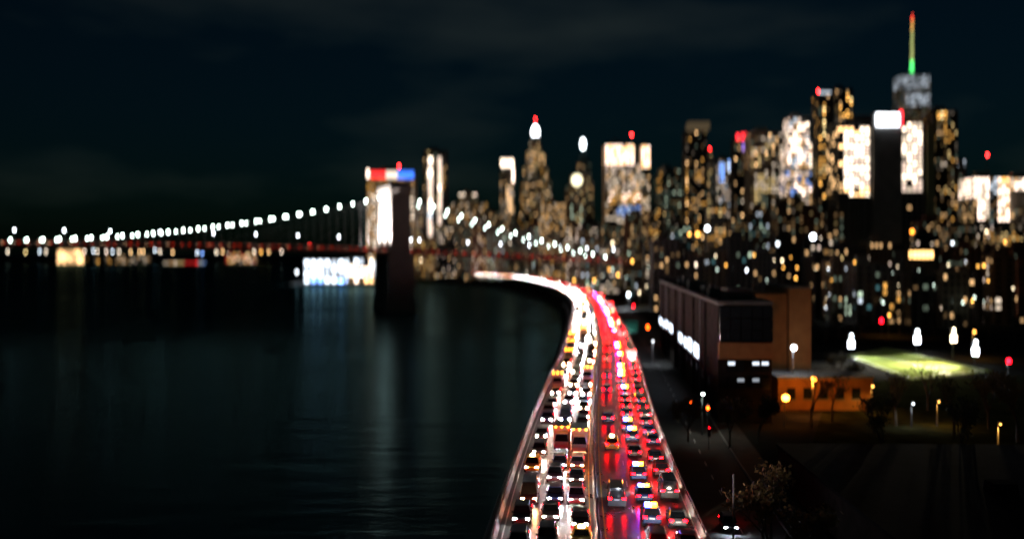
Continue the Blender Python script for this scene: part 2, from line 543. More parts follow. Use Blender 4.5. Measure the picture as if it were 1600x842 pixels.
def car_parts(kind, facing, hv, extra=None):
    """list of (part name, mesh) in car space, front at +y"""
    k = KIND[kind]; hw = k['hw']; L = k['L'] / 2
    P = []
    mb = MB(); loft(mb, [sect(y, hw * f, z0, z1) for y, f, z0, z1 in k['body']]); P.append(("body", mb, [M_PAINT]))
    (f0, f1), (r0, r1), zf, zr = k['cab']
    mb = MB(); a = hw * .93; bq = hw * .74
    mb.add([(-a, f0, zf), (a, f0, zf), (a, f1, zf), (-a, f1, zf), (-bq, r0, zr), (bq, r0, zr), (bq, r1, zr), (-bq, r1, zr)],
           [(0, 1, 5, 4), (1, 2, 6, 5), (2, 3, 7, 6), (3, 0, 4, 7)])
    P.append(("window_glass", mb, [M_CGLASS]))
    mb = MB(); mb.tbox(-bq - .03, bq + .03, r0 - .05, r1 + .05, zr - .03, zr + .05, .9)
    for sx in (-1, 1):
        mb.tube((sx * a, f1, zf), (sx * bq, r1, zr), .05, .05, 4); mb.tube((sx * a, f0, zf), (sx * bq, r0, zr), .06, .06, 4)
        ym = (f0 + f1) / 2; mb.tube((sx * (a + .01), ym, zf), (sx * (bq + .01), (r0 + r1) / 2, zr), .05, .05, 4)
    P.append(("roof", mb, [M_PAINT]))
    for sx in (-1, 1):
        for y in (-L * .6, L * .6):
            mb = MB(); mb.tube((sx * (hw - .2), y, .33), (sx * (hw + .01), y, .33), .33, .33, 12, 0); mb.tube((sx * (hw + .005), y, .33), (sx * (hw + .025), y, .33), .2, .2, 8, 1)
            P.append(("wheel", mb, [M_TYRE, M_RIM]))
        mb = MB(); hx = sx * hw * .66
        mb.lathe([(.13, 0), (.15, .02), (.13, .05)], (0, 0, 0), 8)
        mb.v = [(hx + x * 1.35, L - .14 + z * 2.6, k['hl'] + y * .75) for x, y, z in mb.v]
        mb.f = [tuple(reversed(f)) for f in mb.f]
        P.append(("headlight", mb, [M_HEAD[hv]]))
        mb = MB(); mb.box(sx * hw * .76 - .2, sx * hw * .76 + .2, -L - .02, -L + .16, k['tl'] - .09, k['tl'] + .09)
        P.append(("tail_light", mb, [M_TAIL]))
        mb = MB(); mb.box(sx * (hw + .02) - .09, sx * (hw + .02) + .09, f1 - .35, f1 - .2, zf, zf + .16); P.append(("wing_mirror", mb, [M_PAINT]))
    mb = MB(); mb.box(-.28, .28, -L - .005, -L + .02, k['tl'] - .2, k['tl'] - .05); P.append(("number_plate", mb, [M_PLATE]))
    if kind == 'truck':
        mb = MB(); mb.box(-1.12, 1.12, -3.75, 1.5, .98, 3.15); P.append(("cargo_box", mb, [M_PAINT]))
        for sx in (-.9, 0, .9):
            mb = MB(); mb.box(sx - .1, sx + .1, 1.5, 1.58, 3.0, 3.12); P.append(("marker_light", mb, [M_AMB]))
            mb = MB(); mb.box(sx - .1, sx + .1, -3.82, -3.75, 3.0, 3.12); P.append(("marker_light", mb, [M_TAIL]))
    if extra == 'taxi':
        mb = MB(); mb.tbox(-.35, .35, -.3, -.1, zr + .05, zr + .25, .8); P.append(("roof_sign", mb, [M_ROOFSIGN]))
    if extra == 'police':
        mb = MB(); mb.box(-.62, -.05, -.5, -.15, zr + .05, zr + .26); P.append(("added_blue_beacon", mb, [M_BLUE]))
        mb = MB(); mb.box(.05, .62, -.5, -.15, zr + .05, zr + .26); P.append(("amber_beacon", mb, [M_AMB]))
    return P


def car_proto(kind, hv, extra, joined):
    key = (kind, hv, extra, joined)
    if key in PROTO:
        return PROTO[key]
    P = car_parts(kind, None, hv, extra)
    if joined:
        mb = MB(); mats = []
        for nme, m, ms in P:
            base = len(mats); mats += ms
            mb.add(m.v, [], 0)
            n0 = len(mb.v) - len(m.v)
            for f, i in zip(m.f, m.m):
                mb.f.append(tuple(q + n0 for q in f)); mb.m.append(base + i)
        res = mb.mesh("car_mesh", mats)
    else:
        res = [(nme, m.mesh(nme, ms)) for nme, m, ms in P]
    PROTO[key] = res
    return res


PAINTS = [("black", (.012, .012, .013)), ("white", (.45, .45, .45)), ("silver", (.22, .225, .23)), ("dark grey", (.07, .07, .075)), ("dark blue", (.02, .035, .10)), ("maroon", (.12, .015, .015)), ("beige", (.35, .29, .2))]
TAXI = (.75, .42, .02)
LANES = [  # offset, oncoming, spacing, name
    (-7.7, True, 11.5, "riverside lane"), (-4.7, True, 9.0, "middle oncoming lane"), (-1.95, True, 9.5, "inner oncoming lane"),
    (2.4, False, 25.0, "inner departing lane"), (5.5, False, 10.5, "middle departing lane"), (8.4, False, 8.6, "cityside lane")]
cars = []
rng = random.Random(11)
for li, (d, onc, sp, lname) in enumerate(LANES):
    Y = 92 + rng.uniform(0, 5)
    while Y < 1560:
        kind = rng.choices(['sedan', 'suv', 'van', 'truck'], [5, 4, 1, .55])[0]
        extra = None
        cname, ccol = rng.choice(PAINTS + PAINTS[:1] * 3 + PAINTS[3:5] * 2)
        q = rng.random()
        if li == 4 and q < 0.5:  # beacon cars multiplied here to add blue light along the lane
            extra = 'police'; kind = rng.choice(['sedan', 'suv']); cname, ccol = "dark blue", (.02, .035, .10)
        elif q < 0.09 and kind not in ('van', 'truck'):
            extra = 'taxi'; cname, ccol = "yellow", TAXI
        hv = rng.choices(['cool', 'neutral', 'warm'], [(4, 4, 2), (6, 4, 1), (1, 3, 5)][li] if li < 3 else (3, 3, 1))[0]
        if kind == 'truck':
            Y += 1.6; cname, ccol = rng.choice((('white', (.4, .4, .4)), ('silver', (.2, .2, .21))))
        cars.append((Y, li, d + rng.uniform(-.28, .28), onc, kind, extra, hv, cname, ccol))
        Y += (2.0 if kind == 'truck' else 0) + max(6.4, sp * rng.choice((.72, .8, .9, 1.0, 1.1, 1.3)) * rng.uniform(.95, 1.1))
cars.sort(key=lambda c_: c_[0])
count = {}
far_mb, far_mats = MB(), [M_PAINT, emit('far_tail_light', (1, .002, .008), 16), emit('far_headlight_cool', HEAD['cool'][0], 380), emit('far_headlight_neutral', HEAD['neutral'][0], 360), emit('far_headlight_warm', HEAD['warm'][0], 220), M_CGLASS]
GRP = {True: "oncoming traffic on the highway", False: "departing traffic on the highway"}
for i, (Y, li, d, onc, kind, extra, hv, cname, ccol) in enumerate(cars):
    p, a = road_pt(Y, d)
    rz = a + (math.pi if onc else 0)
    if i < 300:
        count[li] = count.get(li, 0) + 1
        what = {'police': "patrol car with added blue roof beacon", 'taxi': "taxi"}.get(extra, {'suv': "sport utility car", 'truck': "box truck"}.get(kind, kind))
        label = f"{cname} {what} {'' if extra == 'police' else 'with headlights on, ' if onc else 'with red tail lights, '}{ordn(count[li])} car along the {LANES[li][3]}"
        nm = {'sedan': "sedan_car", 'suv': "sport_utility_car", 'van': "van", 'truck': "box_truck"}[kind]
        if extra == 'taxi':
            nm = "taxi"
        if extra == 'police':
            nm = "patrol_car"
        if i < 130:
            root = thing(nm, label, kind if kind in ('van', 'truck') else ("taxi" if extra == 'taxi' else "car"), p, rz, GRP[onc])
            for pn, me in car_proto(kind, hv, extra, False):
                ob = put(pn, me, root); ob.color = (*ccol, 1)
        else:
            ob = put(nm, car_proto(kind, hv, extra, True), loc=p, rz=rz); ob.color = (*ccol, 1)
            tag(ob, label, kind if kind in ('van', 'truck') else ("taxi" if extra == 'taxi' else "car"), GRP[onc])
    else:
        k = KIND[kind]; hw = k['hw']; L = k['L'] / 2
        mb = MB(); loft(mb, [sect(y, hw * f, z0, z1) for y, f, z0, z1 in k['body'][::2]])
        (f0, f1), (r0, r1), zf, zr = k['cab']
        mb.tbox(-hw * .9, hw * .9, f0, f1, zf, zr, .72, 5)
        for sx in (-1, 1):
            s_ = .2
            mb.box(sx * hw * .7 - s_, sx * hw * .7 + s_, L - .1, L + .03, k['hl'] - .13, k['hl'] + .13, {'cool': 2, 'neutral': 3, 'warm': 4}[hv])
            mb.box(sx * hw * .76 - .24, sx * hw * .76 + .24, -L - .03, -L + .1, k['tl'] - .12, k['tl'] + .12, 1)
        cr, sr = math.cos(rz), math.sin(rz)
        n0 = len(far_mb.v)
        far_mb.v += [(p.x + x * cr - y * sr, p.y + x * sr + y * cr, p.z + z) for x, y, z in mb.v]
        far_mb.f += [tuple(q + n0 for q in f) for f in mb.f]; far_mb.m += mb.m
ob = far_mb.build("distant_traffic", far_mats, kind="stuff"); ob.color = (.05, .05, .055, 1)
tag(ob, "distant stream of white headlights and red tail lights on the highway curve", "traffic")

# one car on the service street by the lower edge
p, a = road_pt(128, 17.0, -6.98)
root = thing("hatchback_car", "lone dark car with white headlights on the street below the highway", "car", p, a + math.pi)
for pn, me in car_proto('suv', 'cool', None, False):
    ob = put(pn, me, root); ob.color = (.03, .03, .035, 1)

# ------------------------------------------------------------------ suspension bridge
BA = R(19.0); BO = Vector((-78.3, 661.8, 0)); BC, BS = math.cos(BA), math.sin(BA)


def bl(x, y, z):
    return Vector((BO.x + x * BC - y * BS, BO.y + x * BS + y * BC, z))


M_STONE = brick_mat("tower_masonry", (0.27, 0.24, 0.215), (0.21, 0.185, 0.165), (0.12, 0.11, 0.10), 0.25)
M_TRUSS = mat("taillight_red_steel", (0.20, 0.045, 0.03), 0.6)  # red of tail lights falling on the steel, put into its base colour
M_CABLE = mat("cable_steel", (0.10, 0.10, 0.10), 0.5)
M_CLAMP = emit("cable_lamp_glow", (0.80, 1.0, 0.90), 20, sample=False)
bridge = thing("suspension_bridge", "long suspension bridge with stone tower and lamp-lit cables over the river", "bridge", BO, BA)


def deckz(s):
    return 39.0 + 4.2 * (1 - (1 + s / 243) ** 2) if s < 0 else 39.0 - 0.043 * s


def cablez(s):
    if s < 0:
        return 44.2 + 31.5 * (1 + s / 243) ** 2 if s > -486 else 75
    u = s / 150.0
    return 75.5 - (75.5 - 33.5) * (u * 1.22 - 0.22 * u * u)


# tower: three piers, pointed arches, cornice
mb = MB()
mb.tbox(-9.5, 9.5, -24, 24, -3, 9, .96).tbox(-8.4, 8.4, -22.4, 22.4, 9, 37.5, .97)
mb.build("tower_base", M_STONE, bridge)
for y0, y1 in ((-21.0, -13.5), (-4.0, 4.0), (13.5, 21.0)):
    mb = MB(); mb.tbox(-6.2, 6.2, y0, y1, 37.5, 66, .985); mb.box(-6.6, 6.6, y0 - .35, y1 + .35, 52, 53)
    mb.build("tower_pier", M_STONE, bridge)
for s in (-1, 1):
    c0, hw_ = 8.75 * s, 4.75
    N = 8; pts = []
    for i in range(N + 1):
        u = i / N; pts.append((c0 - hw_ + hw_ * u, 58 + 13 * math.sin(u * math.pi / 2) ** 0.8))
    for i in range(N + 1):
        u = 1 - i / N; pts.append((c0 + hw_ - hw_ * u, 58 + 13 * math.sin(u * math.pi / 2) ** 0.8))
    mb = MB()
    for i in range(len(pts) - 1):
        (ya, za), (yb, zb) = pts[i], pts[i + 1]
        if abs(yb - ya) < 1e-6:
            continue
        mb.add([(-6.0, ya, za), (6.0, ya, za), (6.0, yb, zb), (-6.0, yb, zb), (-6.0, ya, 76), (6.0, ya, 76), (6.0, yb, 76), (-6.0, yb, 76)],
               [(0, 1, 2, 3), (7, 6, 5, 4), (0, 4, 5, 1), (1, 5, 6, 2), (2, 6, 7, 3), (3, 7, 4, 0)])
    mb.build("pointed_arch", M_STONE, bridge)
mb = MB(); mb.box(-6.15, 6.15, -20.8, -13.5, 65.9, 76).box(-6.15, 6.15, -4, 4, 65.9, 76).box(-6.15, 6.15, 13.5, 20.8, 65.9, 76); mb.build("pier_head", M_STONE, bridge)
mb = MB(); mb.tbox(-6.6, 6.6, -21.4, 21.4, 76, 79, 1.06).box(-7.2, 7.2, -22.2, 22.2, 79, 81.5).tbox(-6.4, 6.4, -21.2, 21.2, 81.5, 84, .9); mb.build("tower_cornice", M_STONE, bridge)
# deck in spans, side trusses
ss = list(range(-470, 173, 9))
mb = MB()
for a_, b_ in zip(ss, ss[1:]):
    za, zb = deckz(a_), deckz(b_)
    mb.add([(a_, -13, za), (b_, -13, zb), (b_, 13, zb), (a_, 13, za), (a_, -13, za - 1.6), (b_, -13, zb - 1.6), (b_, 13, zb - 1.6), (a_, 13, za - 1.6)],
           [(0, 1, 2, 3), (7, 6, 5, 4), (4, 5, 1, 0), (2, 6, 7, 3)])
mb.build("deck", M_TRUSS, bridge)
for y in (-13.2, -4.2, 4.2, 13.2):
    mb = MB()
    for k, (a_, b_) in enumerate(zip(ss, ss[1:])):
        za, zb = deckz(a_), deckz(b_)
        mb.tube((a_, y, za + 1.7), (b_, y, zb + 1.7), .22, n=4).tube((a_, y, za - 1.4), (b_, y, zb - 1.4), .3, n=4)
        mb.tube((a_, y, za - 1.4), (b_, y, zb + 1.7), .12, n=4).tube((b_, y, zb - 1.4), (a_, y, za + 1.7), .12, n=4).tube((a_, y, za - 1.4), (a_, y, za + 1.7), .14, n=4)
    mb.build("stiffening_truss", M_TRUSS, bridge, kind="stuff")
for y in (-13.0, -4.0, 4.0, 13.0):
    pts = [(s, y, cablez(s)) for s in range(-470, 1, 10)] + [(s, y, cablez(s)) for s in range(0, 151, 10)]
    mb = MB(); mb.path(pts, .24, 6); mb.build("main_cable", M_CABLE, bridge)
mb = MB()
for y in (-13.0, 13.0):
    for s in range(-465, 146, 5):
        if abs(s) > 8 and cablez(s) > deckz(s) + 1.5:
            mb.tube((s, y, cablez(s)), (s, y, deckz(s) + 1.6), .05, n=3, caps=False)
mb.build("suspender_rods", M_CABLE, bridge, kind="stuff")
mb = MB()
for y in (-13.0, 13.0):
    for k in range(1, 9):
        mb.tube((-2, y, 75), (-14 * k, y, deckz(-14 * k) + 1.6), .05, n=3, caps=False).tube((2, y, 75), (12 * k, y, deckz(12 * k) + 1.6), .05, n=3, caps=False)
mb.build("diagonal_stays", M_CABLE, bridge, kind="stuff")
lamp_me = MB().ball((0, 0, 0.9), .68, 8).mesh("cable_lamp", M_CLAMP)
for y in (-13.0, 13.0):
    s = -236.0 if y < 0 else -240.0
    while s < 148:
        if abs(s) > 11:
            put("cable_lamp", lamp_me, bridge, loc=(s, y, cablez(s)))
        s += 8.6 if s < 0 else 9.5

# bridge traffic as one mass of tiny cars
mb = MB(); s = -468.0
while s < 168:
    for y, fwd in ((-10.5, 1), (-7.2, 1), (7.2, -1), (10.5, -1)):
        x = s + rng.uniform(-2, 2); z = deckz(x)
        mb.tbox(x - 2.2, x + 2.2, y - .9, y + .9, z + .25, z + .95, .95, 0); mb.tbox(x - 1.3, x + 1.2, y - .85, y + .85, z + .94, z + 1.5, .75, 0)
        for e in (-.8, .8):
            mb.box(x - 2.3 * fwd - .5, x - 2.3 * fwd + .5, y + e - .2, y + e + .2, z + .62, z + 1.0, 1)
            mb.box(x + 2.2 * fwd - .1, x + 2.2 * fwd + .1, y + e - .15, y + e + .15, z + .55, z + .8, 2)
    s += 6.0
M_BTAIL = emit("bridge_tail_light", (1.0, .04, .008), 1.5, sample=False)
M_BHEAD = emit("bridge_headlight", (1.0, .55, .3), 6, sample=False)
n0 = mb.build("bridge_traffic", [mat("dark_car", (.05, .05, .05), .4), M_BTAIL, M_BHEAD], kind="stuff")
n0.location = BO; n0.rotation_euler = (0, 0, BA)
tag(n0, "line of small red tail lights crossing the suspension bridge deck", "traffic")

# floodlights that wash the river face of the tower
for k, y in enumerate((-15.5, 0.0, 15.5)):
    base = bl(-24, y, deckz(-24) + .1)
    fl = thing("floodlight", f"deck floodlight washing the pale tower face, {ordn(k + 1)} from the near truss", "floodlight", base, BA, "tower floodlights")
    mb = MB(); mb.tube((0, 0, 0), (0, 0, 1.2), .12); mb.build("stand", M_STEEL, fl)
    mb = MB(); mb.tbox(-.5, .3, -.5, .5, 1.2, 1.9, .8); mb.build("housing", M_BLACK, fl)
    light('SPOT', (0.6, 0, 1.8), 420000, (1.0, .93, .90), fl, .4, (18, 0, 24), R(95), .6)

# deck street lamps
M_LAMPW = emit("lamp_lens_white", (.86, .92, 1.0), 22)


def deck_lamp(s, y, label):
    o = thing("street_lamp", label, "street lamp", bl(s, y, deckz(s)), BA, "street lamps on the bridge deck")
    MB().tube((0, 0, 0), (0, 0, 8.2), .14, .09, 6).tube((0, 0, 8.1), (0, 1.2, 8.5), .07, .07, 5).build("pole", M_STEEL, o)
    MB().tbox(-.35, .35, .6, 1.6, 8.42, 8.62, .7).build("head", M_BLACK, o)
    MB().ball((0, 1.1, 8.0), .62, 8, sz=.8).build("lens", M_LAMPW, o)


def s_for_px(px, y):
    k = (px - 800) / F
    # (Ox + s C - y S) = k (Oy + s S + y C)
    return (k * (BO.y + y * BC) - BO.x + y * BS) / (BC - k * BS)


for i, px in enumerate((530, 466, 400, 334, 250, 172, 100, 22)):
    deck_lamp(s_for_px(px, -13), -13.0, f"white lamp post on the bridge deck, {ordn(i + 1)} from the stone tower over the river")
for i, px in enumerate((643, 656, 732, 783, 828, 876, 918, 960)):
    deck_lamp(s_for_px(px, -13), -13.0, f"white lamp post on the bridge approach, {ordn(i + 1)} from the stone tower towards land")

# ------------------------------------------------------------------ buildings
CLAD = {k: mat("cladding_" + k, c_, .8, var=.2, scale=.12) for k, c_ in dict(dark=(.05, .048, .045), brown=(.14, .085, .05), tan=(.26, .2, .14), grey=(.2, .2, .19), pale=(.42, .38, .32), red=(.2, .08, .05), black=(.02, .02, .022), teal=(.05, .1, .1)).items()}
M_BEACON = emit("red_beacon", (1.0, .02, .02), 45, sample=False)


def building(name, label, px0, px1, ytop, Y, depth=None, clad='dark', bay=3.0, fl=3.5, rules=(), base=(0.06, ('w1', 'n1')), tiers=None, group=None, beacon=None, rot=0.0, roof=True, seed=None, wf=0.52, hf=0.54, cat="building", zb=3.0):
    """rules: (x0,x1,y0,y1,probability,keys) in photo pixels of the front; base: (probability, keys) elsewhere"""
    rg = random.Random(seed if seed is not None else int(px0 * 7 + ytop * 13))
    X0, X1 = at(px0, 0, Y).x, at(px1, 0, Y).x
    Wd = X1 - X0
    dp = depth or max(14.0, min(45.0, Wd * 0.9))
    cx = (X0 + X1) / 2
    root = thing(name, label, cat, (cx, Y + dp / 2, zb), R(rot), group)
    tiers = tiers or [(px0, px1, ytop)]
    clm = CLAD[clad]
    zprev = 0.0
    lit = MB(); keys = []; grid = MB(); core = MB(); caps = MB()

    def key(k):
        if k not in keys:
            keys.append(k)
        return keys.index(k)
    # tiers run from the ground up: (px0, px1, ytop)
    for (a, b_, yt) in tiers:
        x0, x1 = at(a, 0, Y).x - cx, at(b_, 0, Y).x - cx
        z1 = at(0, yt, Y).z - zb
        frac = (x1 - x0) / Wd
        d2 = dp / 2 * min(1.0, .45 + .55 * frac)
        core.box(x0 + .4, x1 - .4, -d2 + .4, d2 - .4, zprev, z1)
        caps.box(x0 - .05, x1 + .05, -d2 - .05, d2 + .05, z1, z1 + 1.0)
        nf = max(1, int((z1 - zprev) / fl)); fh = (z1 - zprev) / nf
        for face in range(3):
            length = (x1 - x0) if face == 0 else 2 * d2
            nb = max(1, int(length / bay)); bw = length / nb

            def P(u, z, off):
                if face == 0:
                    return (x0 + u, -d2 + .4 - off, z)
                if face == 1:
                    return (x0 + .4 - off, d2 - u, z)
                return (x1 - .4 + off, -d2 + u, z)
            pw = bw * (1 - wf) / 2

            def slab(u0, u1, z0_, z1_, off):
                A, B = P(u0, z0_, 0), P(u1, z1_, off)
                grid.box(min(A[0], B[0]), max(A[0], B[0]), min(A[1], B[1]), max(A[1], B[1]), z0_, z1_)
            for i in range(nb + 1):
                slab(max(0, i * bw - pw), min(length, i * bw + pw), zprev, z1, .42)
            for j in range(nf + 1):
                zz = zprev + j * fh; hh = fh * (1 - hf) / 2
                slab(pw, length - pw, max(zprev, zz - hh), min(z1, zz + hh), .34)
            for j in range(nf):
                row = rg.random()
                for i in range(nb):
                    zc = zprev + (j + .5) * fh; uc = (i + .5) * bw
                    q = P(uc, zc, 0)
                    px = 800 + (cx + q[0]) / Y * F
                    py = HOR - (zc + zb - CAMH) / Y * F
                    pr, ks = base
                    for (rx0, rx1, ry0, ry1, rp_, rk) in rules:
                        if rx0 <= px <= rx1 and ry0 <= py <= ry1:
                            pr, ks = rp_, rk
                            break
                    if pr < .5:
                        pr = pr * (0.6 if row < .6 else 2.2)
                    hit = rg.random() < pr
                    if not hit and Y > 700 and base[0] > 0 and rg.random() < .3:
                        hit, ks = True, ('w0', 'w0', 'y0', 'n0', 'g0')  # extra dim windows added to give the facade a faint glow
                    if hit:
                        u0, u1 = uc - bw * wf / 2 - .01, uc + bw * wf / 2 + .01
                        za, zb_ = zc - fh * hf / 2 - .01, zc + fh * hf / 2 + .01
                        if pr < .9 and rg.random() < .3:
                            zb_ -= (zb_ - za) * .4
                        lit.quad(P(u0, za, .06), P(u1, za, .06), P(u1, zb_, .06), P(u0, zb_, .06), key(rg.choice(ks)))
        zprev = z1
    core.build("glazing", M_GLASS, root)
    grid.build("facade_grid", clm, root, kind="stuff")
    caps.build("parapet", clm, root)
    if lit.f:
        lit.build("lit_windows", [wm(k) for k in keys], root, kind="stuff")
    if roof:
        a, b_, yt = tiers[-1]
        x0, x1 = at(a, 0, Y).x - cx, at(b_, 0, Y).x - cx
        wv = x1 - x0
        h = min(7.0, 2.5 + wv * .08)
        mb = MB().box(x0 + wv * .25, x0 + wv * .62, -dp * .12, dp * .2, zprev + 1.0, zprev + 1 + h); mb.build("roof_plant_room", clm, root)
        if beacon:
            bx, by = beacon
            zt = at(0, by, Y).z - zb; xx = at(bx, 0, Y).x - cx
            MB().tube((xx, 0, zprev + .5), (xx, 0, zt), .3, .12, 6).build("mast", M_STEEL, root)
            MB().ball((xx, 0, zt), .0011 * Y, 8).build("beacon", M_BEACON, root)
    root['ztop'] = zprev + zb
    return root


def panel(root, name, key_or_mat, px0, px1, py0, py1, Y, out_=0.8, thick=.5):
    """a lit box on the front of a building, in photo pixels"""
    a, b_ = at(px0, py1, Y), at(px1, py0, Y)
    L = root.location
    dp = root.get('_front', None)
    mb = MB().box(a.x - L.x, b_.x - L.x, Y - L.y - out_ - thick, Y - L.y - out_, a.z - L.z, b_.z - L.z)
    return mb.build(name, wm(key_or_mat) if isinstance(key_or_mat, str) else key_or_mat, root)


# -- downtown skyline, by the look of each tower
o = building("office_tower", "tall office slab behind the bridge tower with red white and blue crown", 573, 647, 268, 1500, clad='tan', rules=[(573, 650, 280, 292, .5, ('w1', 'a1')), (573, 590, 280, 400, .7, ('w1', 'a1', 'n2')), (636, 650, 300, 400, .6, ('w1', 'n2'))], base=(.3, ('w1', 'n1', 'w0')), beacon=(621, 258))
panel(o, "red_crown_light", emit("crown_red", (1, .03, .03), 2.2, False), 579, 603, 268, 279, 1500)
panel(o, "white_crown_light", emit("crown_white", (1, .82, .66), 1.6, False), 603.3, 621, 268, 279, 1500)
panel(o, "blue_crown_light", emit("crown_blue", (.05, .2, 1), 2.0, False), 621.3, 647, 268, 279, 1500)
panel(o, "corner_light", 'p2', 573, 577, 265, 278, 1500)
o = building("residential_tower", "dark slim tower with two bright vertical light strips above the bridge approach", 661, 698, 236, 1400, clad='black', base=(.06, ('w1', 'y1')), rules=[(688, 698, 260, 300, .3, ('a1', 'w1'))])
for (a, b_, lab) in ((669, 676, "light_strip"), (684, 690, "light_strip")):
    y = 246
    while y < 388:
        hh = rng.uniform(6, 14)
        panel(o, lab, rng.choice(('p2', 'p1', 'n2', 'n1', 'p1')) if y < 330 else rng.choice(('c1', 'c1', 'p1')), a + rng.uniform(-1, 1), b_ + rng.uniform(-1, 1), y, min(388, y + hh - .5), 1400); y += hh
building("old_office_block", "low stepped block with two white rooftop lights beyond the bridge cables", 706, 762, 302, 1450, clad='tan', tiers=[(706, 762, 318), (716, 745, 302)], rules=[(716, 745, 298, 308, .7, ('p2', 'n2'))], base=(.2, ('w1', 'a1', 'n1')))
o = building("slim_tower", "slim tower with glowing white columned crown and lit stair strip", 781, 804, 262, 1550, clad='grey', base=(.16, ('n0', 'n1', 'w1')), rules=[(792, 800, 290, 335, .9, ('w2', 'p1'))], roof=False)
for k in range(5):
    panel(o, "crown_column", 'n2', 782.5 + k * 4.2, 785.6 + k * 4.2, 249, 262, 1550, out_=-3)
panel(o, "corner_light", 'p2', 800.5, 803.5, 263, 285, 1550)
MB().box(-11, 11, 1, 20, at(0, 263, 1550).z - 3, at(0, 248, 1550).z - 3).build("crown_core", CLAD['pale'], o)
o = building("art_deco_tower", "stepped art deco skyscraper with white lantern and thin red-tipped spire", 812, 862, 262, 1800, clad='tan', tiers=[(812, 862, 285), (817, 857, 262), (822, 852, 238), (827, 846, 222)], base=(.22, ('w1', 'y1', 'a1', 'n1', 'w2')), roof=False)
zt = at(0, 222, 1800).z - 3
MB().lathe([(10, 0), (9, 8), (5, 16), (4.5, 24)], (0, 0, zt), 8).build("lantern_base", CLAD['pale'], o)
MB().ball((0, 0, zt + 20), 7.5, 10, sz=1.7).build("lantern", emit("lantern_white", (.92, .95, 1), 9, False), o)
MB().tube((0, 0, zt + 28), (0, 0, at(0, 184, 1800).z - 3), 1.2, .4, 6).build("spire", M_STEEL, o)
MB().ball((0, 0, at(0, 184, 1800).z - 3), 1.5, 8).build("beacon", M_BEACON, o)
building("corner_block", "mid-height stone block with amber windows beside the art deco tower", 842, 884, 318, 1250, clad='tan', base=(.25, ('a1', 'w1', 'w1', 'n1')))
o = building("pyramid_roof_tower", "tower with dark green pyramid roof and white pinnacle lamp", 896, 928, 262, 1750, clad='brown', tiers=[(896, 928, 285), (902, 924, 256)], base=(.12, ('w1', 'g0', 'y1')), roof=False)
zt = at(0, 256, 1750).z - 3
MB().tbox(-12.4, 12.4, -12.4, 12.4, zt + .9, zt + 27, .12).build("pyramid_roof", CLAD['teal'], o)
MB().tube((0, 0, zt + 26), (0, 0, zt + 34), 1.0, .5).build("pinnacle", M_STEEL, o)
MB().ball((0, 0, zt + 36), 5.0, 10, sz=1.9).build("pinnacle_lamp", emit("pinnacle_white", (.85, .95, 1), 9, False), o)
o = building("clock_block", "brown block with round glowing pale yellow dial", 884, 914, 292, 1350, clad='brown', base=(.14, ('w1', 'y1', 'g0')), rules=[(890, 912, 320, 350, .5, ('y1', 'g1'))])
mb = MB().lathe([(7.5, 0), (7.5, 1.2)], (0, 0, 0), 20); mb.v = [(x + at(901, 0, 1350).x - o.location.x, -z - 15.5, y + at(0, 282, 1350).z - 3) for x, y, z in mb.v]
MB().box(-9 + 2, 13, -12, 6, at(0, 292, 1350).z - 2, at(0, 274, 1350).z - 3).build("dial_turret", CLAD['brown'], o)
mb.build("dial", emit("dial_glow", (1, .93, .6), 2.6, False), o)
o = building("lit_office_slab", "wide office slab glowing peach with a blazing top and red beacon", 946, 1016, 226, 1300, clad='tan', bay=3.6, wf=.74, hf=.66, tiers=[(946, 1016, 258), (946, 992, 226)], base=(.35, ('w1', 'n1')),
             rules=[(946, 992, 222, 256, .95, ('p2', 'w2', 'p2')), (1000, 1016, 225, 256, .95, ('p2', 'w2')), (946, 1016, 256, 302, .7, ('n1', 'w1', 'p1', 'n0')), (950, 1012, 302, 316, .8, ('w1', 'a1', 'p2')), (964, 1004, 322, 338, .8, ('b1', 'c1', 'b1'))], beacon=(990, 208))
building("lit_corner_turret", "narrow peach-lit turret on the end of the glowing office slab", 1002, 1016, 228, 1296, depth=18, clad='tan', bay=3.4, wf=.74, hf=.66, rules=[(1000, 1018, 224, 262, .95, ('p2', 'w2', 'p2'))], base=(.3, ('w1', 'n1')))
building("rounded_tower", "dark tower with dim greenish windows right of the glowing slab", 1026, 1068, 264, 1150, clad='teal', tiers=[(1026, 1068, 275), (1031, 1063, 264)], base=(.16, ('g0', 'g1', 'y0', 'g0')), rules=[(1026, 1034, 258, 300, .3, ('w2', 'a1'))])
o = building("dark_high_rise", "dark high-rise with dim brown glowing roof band and scattered warm windows", 1071, 1105, 205, 1050, clad='black', base=(.1, ('w1', 'a1', 'w2')), rules=[(1071, 1076, 240, 360, .6, ('w2', 'a1')), (1085, 1098, 262, 282, .8, ('a1', 'w1')), (1080, 1100, 300, 330, .5, ('a1', 'w1'))])
panel(o, "roof_band", emit("roof_band_glow", (.5, .36, .2), .16, False), 1072, 1104, 194, 205, 1050, out_=-2, thick=20)  # lit crown put in as a faint brown self-glow
building("needle_tower", "very narrow tower with a red tip beside the dark high-rise", 1105.5, 1113, 236, 1300, depth=12, clad='grey', base=(.2, ('w1', 'y1', 'g0')), beacon=(1110, 232))
building("blue_lit_tower", "tower with blue lit corner lights and pale speckled windows", 1119, 1146, 250, 1150, clad='dark', base=(.28, ('n1', 'n1', 'p1', 'c1')), rules=[(1124, 1131, 255, 282, .9, ('b2', 'b2')), (1136, 1146, 245, 268, .9, ('b2', 'c2'))])
o = building("speckled_tower", "dark tower topped by a row of red lamps", 1147, 1173, 218, 1000, clad='black', base=(.1, ('w1', 'w2', 'n1')))
